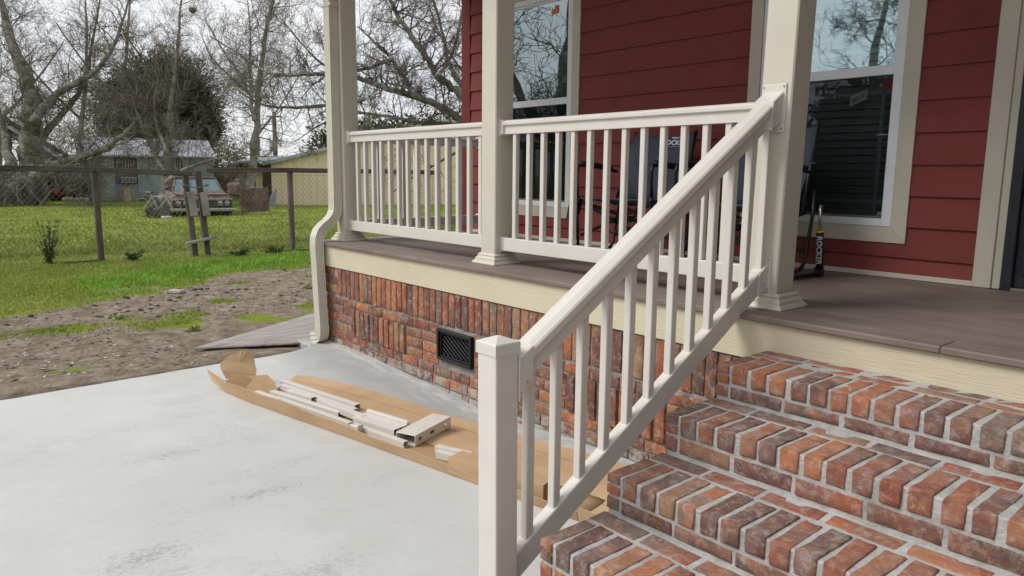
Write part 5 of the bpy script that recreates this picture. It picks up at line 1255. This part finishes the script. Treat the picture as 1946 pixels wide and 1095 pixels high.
for (a, b, z0, z1, mt) in ((5.62, 6.58, -.9, -.12, M_TIN), (7.75, 8.62, -.9, .36, M_TIN)):
    m = MB(); corrugated(m, (-32.4, a+.01), (-32.4, b-.01), z0, z1, int((b-a)/.09)); o_ = m.build('tin_sheet', mt, shed); md_ = o_.modifiers.new('s', 'SOLIDIFY'); md_.thickness = .01
for (a, b, z0, z1) in ((5.66, 6.55, .5, 1.02), (7.8, 8.6, .4, 1.1)):
    wo = MB().box(-32.45, -32.41, a, b, z0, z1).build('window', M_BROWNW, shed); m = MB()
    for k in range(7): yy = a+.06+k*(b-a-.12)/6.5; m.box(-32.405, -32.395, yy, yy+rnd.uniform(.02, .05), z0+rnd.uniform(.1, .2), z1-.04)
    m.build('curtain_strip', M_DEBRIS, wo)
ac = MB().cb(-32.5, -32.2, 5.86, 6.46, -.07, .2, .01).build('air_conditioner', M_DEBRIS, shed); m = MB()
for k in range(4): m.box(-32.195, -32.188, 5.9+k*.14, 6.0+k*.14, -.04, .17)
m.build('grille', M_GREYW, ac)
m = MB(); n = 66; bot_ = []; top_ = []
for k in range(n*4+1):
    f_ = k/(n*4); yy = 4.45+5.75*f_; o_ = .02*math.sin(k*math.pi/2); bot_.append((-32.15, yy, 1.2+o_)); top_.append((-35.4, 4.9+f_*6.0, 2.1+o_))
m.loft([bot_, top_], closed=False); ro = m.build('tin_roof', M_ROOFT, shed); md_ = ro.modifiers.new('s', 'SOLIDIFY'); md_.thickness = .012
m = MB(); m.bar((-32.16, 4.45, 1.16), (-32.16, 10.2, 1.2), .03, .06, .005); m.build('eave_board', M_WHITEW, shed)
m = MB(); m.bar((-32.0, 6.02, G), (-32.3, 5.9, -.35), .2, .03, .005, (1, 0, 0))
m = MB(); m.cbox((-32.0, 5.98+.0, -.62), (.03, .14, .33), .005, Matrix.Rotation(-.12, 3, 'Y')); m.build('leaning_board', M_CARD, None, label='tan board leaning against the tin shed wall', cat='board')
m = MB()
for k in range(5): m.cbox((-31.9, 7.4+rnd.uniform(-.1, .1), -.9+k*.06), (.3, .55, .02), .005, Matrix.Rotation(rnd.uniform(-.06, .06), 3, 'Z'))
m.build('sheet_stack', M_TIN, None, label='low stack of grey sheets at the foot of the tin shed', cat='stack')
# left house
lh = thing('metal_roofed_house', 'grey house with pale sloping metal roof and carport at the left', 'house', (-35, 2, G))
ls = lambda y: 2.75-(y-1.54)*(2.75-1.24)/(3.75-1.54)
m = MB(); m.add([(-33.5, -4, ls(-4)), (-33.5, 3.75, ls(3.75)), (-37.5, 4.6, ls(3.75)+.35), (-37.5, -4, ls(-4)+.5)], [(0, 1, 2, 3)])
for y in (): pass
bot_ = []; top_ = []
for k in range(161):
    f_ = k/160; yy = -4+7.75*f_; bot_.append((-33.35, yy, ls(yy)-.42)); top_.append((-34.2, yy, ls(yy)+.02+.012*math.sin(k*1.57)))
m2 = MB(); m2.loft([bot_, top_], closed=False); o_ = m2.build('metal_roof', M_BROOF, lh); md_ = o_.modifiers.new('s', 'SOLIDIFY'); md_.thickness = .02
m = MB(); m.bar((-33.3, -4, ls(-4)-.5), (-33.3, 4.2, ls(4.2)-.5), .05, .28, .01); m.build('fascia_board', M_BROWNW, lh)
m = MB(); m.bar((-34.25, -4, ls(-4)+.1), (-34.25, 5.2, ls(5.2)+.14), .3, .16, .01); m.build('ridge_board', M_BROWNW, lh)
MB().box(-37.5, -33.6, -4, 3.12, G-.1, .5).build('wall', M_GREYW, lh)
MB().box(-37.5, -36.6, 3.12, 5.4, G-.1, 1.2).build('shade_back_wall', M_DARKV, lh)  # shade of the open carport put into the near-black wall colour
MB().box(-36.5, -33.5, 3.3, 4.7, .12, 1.0).build('upper_wall', M_WHITEW, lh)
wo = MB().cb(-33.52, -33.45, 4.33, 4.68, .15, .95, .01).build('window', M_WIN, lh); MB().box(-33.445, -33.44, 4.45, 4.56, .2, .9).build('pane', M_DARKV, wo)
for yy in (3.6, 4.6): m = MB(); m.cbox((-33.45, yy, .1), (.04, .04, 1.02), .005); m.build('carport_post', M_DOOR, lh)
# mower / red thing, tarp, scrap
rm = thing('riding_mower', 'red riding mower parked in the dark carport', 'mower', (-34.0, 3.5, G))
MB().loft([[(-34.3, 3.25, -.75), (-33.7, 3.25, -.75), (-33.7, 4.0, -.7), (-34.3, 4.0, -.7)], [(-34.25, 3.28, -.45), (-33.75, 3.28, -.45), (-33.75, 3.95, -.42), (-34.25, 3.95, -.42)], [(-34.2, 3.35, -.33), (-33.8, 3.35, -.33), (-33.8, 3.85, -.36), (-34.2, 3.85, -.36)]]).build('hood', M_REDC, rm, True)
for (x, y, r_) in ((-33.66, 3.35, .14), (-33.66, 3.95, .18), (-34.34, 3.35, .14), (-34.34, 3.95, .18)):
    m = MB(); m.tube([(x-.05, y, G+r_+.05), (x+.05, y, G+r_+.05)], r_, 12); m.build('wheel', M_TYRE, rm, True)
m = MB(); m.cbox((-34, 4.15, -.35), (.18, .12, .1), .03); m.build('seat', M_BLACK, rm)
m = MB()
for k in range(16): m.cbox((-32.6+rnd.uniform(-.2, .2), 3.55+k*.062, G+.08+rnd.uniform(0, .1)), (.12, .07, .06), .01, Matrix.Rotation(rnd.uniform(0, 1), 3, 'X'))
m.build('scrap_pile', M_DEBRIS, None, label='heap of white and grey scrap on the grass before the carport', cat='scrap')
bm_ = MB(); bm_.loft([[(-33.4+math.cos(a)*r_*.6, 4.55+math.sin(a)*r_+.03*math.sin(5*a), G+z) for a in [k*.628 for k in range(10)]] for r_, z in ((.3, 0), (.27, .12), (.15, .2), (.03, .22))]); bm_.build('blue_tarp', M_BLUEC, None, True, label='small crumpled blue tarp at the corner of the tin shed', cat='tarp')
m = MB()
for (p, q_) in (((-28.9, .9, G), (-29.2, 1.05, .0)), ((-28.9, 1.35, G), (-28.9, 1.36, -.1)), ((-28.8, 1.55, G), (-29.1, 1.15, -.12)), ((-28.7, 2.2, G), (-29.2, 1.5, .2)), ((-28.7, 2.0, G), (-29, 2.6, -.2))): m.bar(p, q_, .04, .03, .005)
m.build('leaning_sticks', M_BARKP, None, label='pale sticks leaning against the huge left tree', cat='sticks')
# tan building
yb = thing('tan_building', 'tan metal gable building with pale blue roof beyond the fence', 'building', (-25.9, 10.4, G))
O = Vector((-25.95, 10.37, 0)); Dv = Vector((.471, .882, 0)); Nv = Vector((-.882, .471, 0))
def yp(s_, n_, z): q_ = O+Dv*s_+Nv*n_; return (q_.x, q_.y, z)
he, hr, Lb = .93, 2.9, 15.4
m = MB(); f_ = [yp(0, 0, G-.1), yp(Lb, 0, G-.1), yp(Lb, 0, he), yp(Lb/2, 0, hr), yp(0, 0, he)]; b_ = [(p[0]+Nv.x*9, p[1]+Nv.y*9, p[2]) for p in f_]
m.add(f_+b_, [(0, 1, 2, 3, 4), (9, 8, 7, 6, 5), (0, 4, 9, 5), (1, 6, 7, 2), (4, 3, 8, 9), (3, 2, 7, 8)]); m.build('wall', M_YWALL, yb)
m = MB(); s_ = .15
while s_ < Lb:
    zt = he+(hr-he)*(1-abs(s_/(Lb/2)-1)); q_ = Vector(yp(s_, -.012, (G+zt)/2)); m.cbox(q_, (.011, .011, (zt-G)/2-.02), .002, Matrix.Rotation(math.atan2(Dv.y, Dv.x), 3, 'Z')); s_ += .3
m.build('panel_rib', M_YWALL, yb)
def roof_slab(s0, z0, s1, z1, nm):
    m = MB(); a = [yp(s0, -.25, z0), yp(s1, -.25, z1), yp(s1, 9.2, z1), yp(s0, 9.2, z0)]; c2 = [(p[0], p[1], p[2]+.07) for p in a]
    m.add(a+c2, [(0, 3, 2, 1), (4, 5, 6, 7), (0, 1, 5, 4), (1, 2, 6, 5), (2, 3, 7, 6), (3, 0, 4, 7)]); return m.build(nm, M_BROOF, yb)
sl2 = (hr-he)/(Lb/2)
roof_slab(-.35, he+.01-.35*sl2, Lb/2, hr+.01, 'roof'); roof_slab(Lb/2, hr+.01, Lb+.3, he+.01-.3*sl2, 'roof')
m = MB(); m.bar(Vector(yp(-.35, -.26, he-.35*sl2-.02)), Vector(yp(Lb/2, -.26, hr-.02)), .03, .09, .005); m.bar(Vector(yp(Lb/2, -.26, hr-.02)), Vector(yp(Lb, -.26, he-.02)), .03, .09, .005); m.build('fascia_board', M_TING, yb)
# lean-to at its left side
m = MB(); a = [yp(-1.6, .6, .9), yp(0, .2, .95), yp(0, 7, 1.3), yp(-1.6, 7, 1.2)]; c2 = [(p[0], p[1], p[2]+.06) for p in a]
m.add(a+c2, [(0, 3, 2, 1), (4, 5, 6, 7), (0, 1, 5, 4), (1, 2, 6, 5), (2, 3, 7, 6), (3, 0, 4, 7)]); m.build('lean_to_roof', M_BROOF, yb)
m = MB(); q_ = [yp(-1.5, 1.2, 0), yp(-.02, 1.2, 0), yp(-.02, 6.5, 0), yp(-1.5, 6.5, 0)]
m.add([(p[0], p[1], G-.1) for p in q_]+[(p[0], p[1], .9) for p in q_], [(0, 1, 5, 4), (1, 2, 6, 5), (2, 3, 7, 6), (3, 0, 4, 7), (0, 3, 2, 1)]); m.build('lean_to_wall', M_BROWNW, yb)
for k, s_ in enumerate((-1.35, -1.0, -.65)):
    p = Vector(yp(s_, 1.15, -.1)); m = MB(); m.cbox(p, (.15, .02, .8), .005, Matrix.Rotation(math.atan2(Dv.y, Dv.x), 3, 'Z')); m.build('door_board', M_YWALL if k else M_BARKP, yb)
m = MB(); m.cbox((-25.2, 9.7, -.35), (.2, .25, .07), .02); m.build('black_crate', M_BLACK, None, label='black crate standing behind the rusty panel', cat='crate')
bx_ = MB(); bx_.loft([[(-25.5, 10.0, G), (-25.45, 10.25, G), (-25.4, 10.25, G)], [(-25.6, 10.15, -.5), (-25.5, 10.35, -.2), (-25.45, 10.4, -.25)]]); bx_.build('grey_panel_scrap', M_TIN, None, label='bent grey tin piece leaning at the corner of the tan building', cat='scrap')
# brown outbuilding between
ob = thing('brown_outbuilding', 'low brown board outbuilding with green roof edge behind the rusted car', 'shed', (-37, 13, G))
MB().box(-38, -36.5, 11.6, 16.5, G-.1, .75).build('wall', M_BROWNW, ob)
MB().box(-38.2, -36.3, 11.4, 16.8, .78, .86).build('roof', M_TING, ob)
for k in range(8): m = MB(); m.box(-36.498, -36.48, 11.6+k*.6, 12.17+k*.6, .1, .72); m.build('wall_board', M_WOODH, ob)
m = MB(); m.cbox((-30, 11.0, -.35), (.9, .9, .35), .15); m.cbox((-29.9, 11.0, .05), (.6, .6, .12), .06)
m.build('junk_heap', M_RUST, None, label='rusty red junk heap behind the car roof', cat='scrap')
# utility pole
up_ = thing('utility_pole', 'grey wooden utility pole in the distance above the tan roof', 'utility pole', (-53.6, 22.3, G))
m = MB(); m.tube([(-53.6, 22.3, G), (-53.6, 22.3, 5.3)], [.22, .17], 8); m.build('pole', M_WOOD, up_, True)
m = MB(); m.tube([(-53.4, 22.0, 2.1), (-53.4, 22.0, 2.9)], .28, 8); m.build('transformer', M_DEBRIS, up_, True)
m = MB(); m.bar((-53.5, 21.6, 4.9), (-53.5, 23.0, 4.9), .1, .1, .01); m.build('crossarm', M_WOOD, up_)

# ---------------- rusted car (front towards the camera side)
car = thing('rusted_car', 'rusted brown old sedan abandoned in the grass beyond the fence', 'car', (0, 0, 0))
def Lf(m, secs, name, mt, parent=car, smooth=False): return m.loft(secs).build(name, mt, parent, smooth)
# local: front faces +x, width along y, z from ground
hw_ = .93
def sec(x, zb, zs, zt, w_, wt_): return [(x, -w_, zb), (x, w_, zb), (x, w_, zs), (x, wt_, zt), (x, -wt_, zt), (x, -w_, zs)]
Lf(MB(), [sec(0, .28, .62, .70, hw_-.03, hw_-.12), sec(-.12, .25, .70, .80, hw_, hw_-.08), sec(-1.35, .22, .80, .88, hw_, hw_-.1), sec(-3.6, .22, .80, .90, hw_, hw_-.1), sec(-4.7, .3, .72, .84, hw_-.03, hw_-.12)], 'body', M_RUST)
Lf(MB(), [[(x, -w_, z), (x, w_, z), (x, w_, z+.03), (x, -w_, z+.03)] for x, w_, z in ((-.1, .78, .80), (-1.3, .8, .89))], 'hood', M_RUST)
m = MB()
for s_ in (-1, 1):
    m.bar((-1.35, s_*.8, .88), (-1.95, s_*.64, 1.33), .06, .05, .01); m.bar((-3.75, s_*.8, .88), (-3.2, s_*.64, 1.33), .08, .06, .01); m.bar((-2.6, s_*.82, .88), (-2.6, s_*.66, 1.33), .06, .05, .01)
m.cbox((-2.57, 0, 1.35), (.66, .67, .03), .02); m.build('roof', M_RUST, car)
m = MB(); m.add([(-1.36, -.76, .89), (-1.36, .76, .89), (-1.93, .6, 1.32), (-1.93, -.6, 1.32)], [(0, 1, 2, 3)]); o_ = m.build('windshield', M_GLASSB, car); o_.modifiers.new('s', 'SOLIDIFY').thickness = .01
for s_ in (-1, 1):
    m = MB(); m.add([(-1.5, s_*.80, .9), (-2.57, s_*.80, .9), (-2.57, s_*.655, 1.32), (-1.98, s_*.655, 1.32)], [(0, 1, 2, 3)]); o_ = m.build('side_window', M_DARKV, car); o_.modifiers.new('s', 'SOLIDIFY').thickness = .01
    for xw_ in (-.85, -3.75):
        m = MB(); m.tube([(xw_, s_*(hw_-.2), .3), (xw_, s_*(hw_+.015), .3)], .32, 18); wh = m.build('wheel', M_TYRE, car, True); m = MB(); m.tube([(xw_, s_*(hw_+.0), .3), (xw_, s_*(hw_+.03), .3)], .17, 12); m.build('rim', M_RUST, wh, True)
    m = MB(); m.bar((-.1, s_*(hw_+.008), .72), (-4.5, s_*(hw_+.008), .74), .012, .025, .003); m.build('trim_strip', M_CHROME, car)
    m = MB(); m.cbox((-1.62, s_*(hw_+.03), .98), (.05, .05, .04), .015); m.build('mirror', M_BLACK, car)
m = MB(); m.cbox((.015, 0, .55), (.02, .86, .11), .01); gro = m.build('grille', M_BLACK, car); m = MB()
for k in range(4): m.cbox((.04, 0, .47+k*.055), (.006, .84, .006), .002)
m.cbox((.035, 0, .68), (.03, .9, .02), .006); m.build('grille_bar', M_CHROME, gro)
for y in (-.74, -.52, .52, .74): m = MB(); m.tube([(.03, y, .56), (.055, y, .56)], [.085, .075], 14); m.build('headlight', M_CHROME, car, True)
m = MB(); m.cbox((.1, 0, .34), (.07, .98, .05), .02); m.cbox((.06, .96, .34), (.13, .03, .05), .015); m.cbox((.06, -.96, .34), (.13, .03, .05), .015); m.build('bumper', M_CHROME, car)
car.location = (-19.25, 5.25, G-.12); car.rotation_euler = (0, 0, R(-12))
# rusty panel standing beside it
m = MB(); m.cbox((-20.1, 7.3, -.45), (.03, .62, .42), .02, Matrix.Rotation(.35, 3, 'Z')); m.build('rusty_panel', M_RUST, None, label='rusty brown steel panel standing upright right of the car', cat='panel')
# bicycle leaning on the brush
bk = thing('bicycle', 'old white bicycle leaning on the brush beside the car', 'bicycle', (0, 0, 0))
for (x, nm) in ((0, 'wheel'), (-1.0, 'wheel')):
    m = MB(); m.tube([(x+math.cos(a)*.31, 0, .31+math.sin(a)*.31) for a in [k*math.pi/12 for k in range(25)]], .013, 5, False); wo = m.build(nm, M_WHEEL, bk)
    m = MB()
    for k in range(8): a = k*.785; m.tube([(x, 0, .31), (x+math.cos(a)*.3, 0, .31+math.sin(a)*.3)], .003, 3, False)
    m.build('spoke', M_CHROME, wo)
m = MB()
for (p, q_) in (((0, 0, .31), (-.16, 0, .78)), ((-.14, 0, .72), (-.62, 0, .68)), ((-.12, 0, .62), (-.52, 0, .28)), ((-.52, 0, .28), (-.66, 0, .8)), ((-.52, 0, .28), (-1, 0, .31)), ((-1, 0, .31), (-.62, 0, .68))): m.tube([p, q_], .018, 6)
m.build('frame', M_DEBRIS, bk)
m = MB(); m.tube([(-.16, 0, .78), (-.2, 0, .92), (-.17, .22, .95)], .014, 5); m.tube([(-.2, 0, .92), (-.17, -.22, .95)], .014, 5); m.build('handlebar', M_WIRE, bk)
m = MB(); m.cbox((-.68, 0, .83), (.12, .06, .03), .02); m.build('saddle', M_BLACK, bk)
bk.location = (-18.75, 4.2, G); bk.rotation_euler = (R(14), 0, R(38))
m = MB(); m.cbox((-18.7, 3.95, G+.03), (.2, .12, .05), .02); m.build('pale_rag', M_DEBRIS, None, label='pale crumpled scrap in the grass under the bicycle wheel', cat='scrap')

# ---------------- across the street, seen only mirrored in the window glass
FT = [([(-9.5, -8.5, -1), (-9.6, -8.3, 1.5), (-9.2, -8.6, 3.5), (-9.6, -9, 6), (-9.2, -9.4, 8.5)], .38, .1), ([(-9.6, -8.3, 1.3), (-10.2, -7.2, 3), (-10.5, -6.4, 5), (-10.8, -6, 7.5)], .22, .05), ([(-9.4, -8.4, 1.8), (-9, -9.8, 3.4), (-8.7, -10.8, 5.5), (-8.6, -11.4, 8)], .2, .05)]
t, n = tree('bare_tree', 'bare front yard tree mirrored in the left window glass', sm(FT), 77, M_BARK, M_BARKD, .8, .013, 1.7); tot += n
FT2 = [([(-5.5, -19, -1), (-5.4, -19, 2.5), (-5.8, -18.8, 4.6), (-5.4, -19.3, 7.5)], .22, .05), ([(-5.4, -19, 2.6), (-4.2, -18.6, 4.4), (-3.6, -18.8, 6)], .1, .03)]
t, n = tree('bare_tree', 'bare tree across the street mirrored in the right window glass', sm(FT2), 78, M_BARK, M_BARKD, .6, .013, 1.5); tot += n
bush('hedge_row', 'dark hedge across the street mirrored in the lower right window', [(-12+k*3.2, -24-.8*math.sin(k), 1.0+.5*math.sin(k*1.7), 2.2, 1.5, 2.4+.5*math.sin(k*2.1)) for k in range(6)], 26000, .35, M_EVER, 31, 'hedge')
print('tree faces', tot)

# evergreens added out of view on the right to darken the sides facing them
for k, (bx_, by_) in enumerate(((11.5, -5.5), (12.2, -1.5), (12.0, 3.0))):
    bush('evergreen_tree', ('unseen evergreen added to cut skylight at the street end', 'unseen evergreen added to cut skylight level with the porch steps', 'unseen evergreen added to cut skylight beyond the porch end')[k], [(bx_, by_, 1.9, 1.9, 2.4, 2.9)], 14000, .2, M_EVER, 60+k)
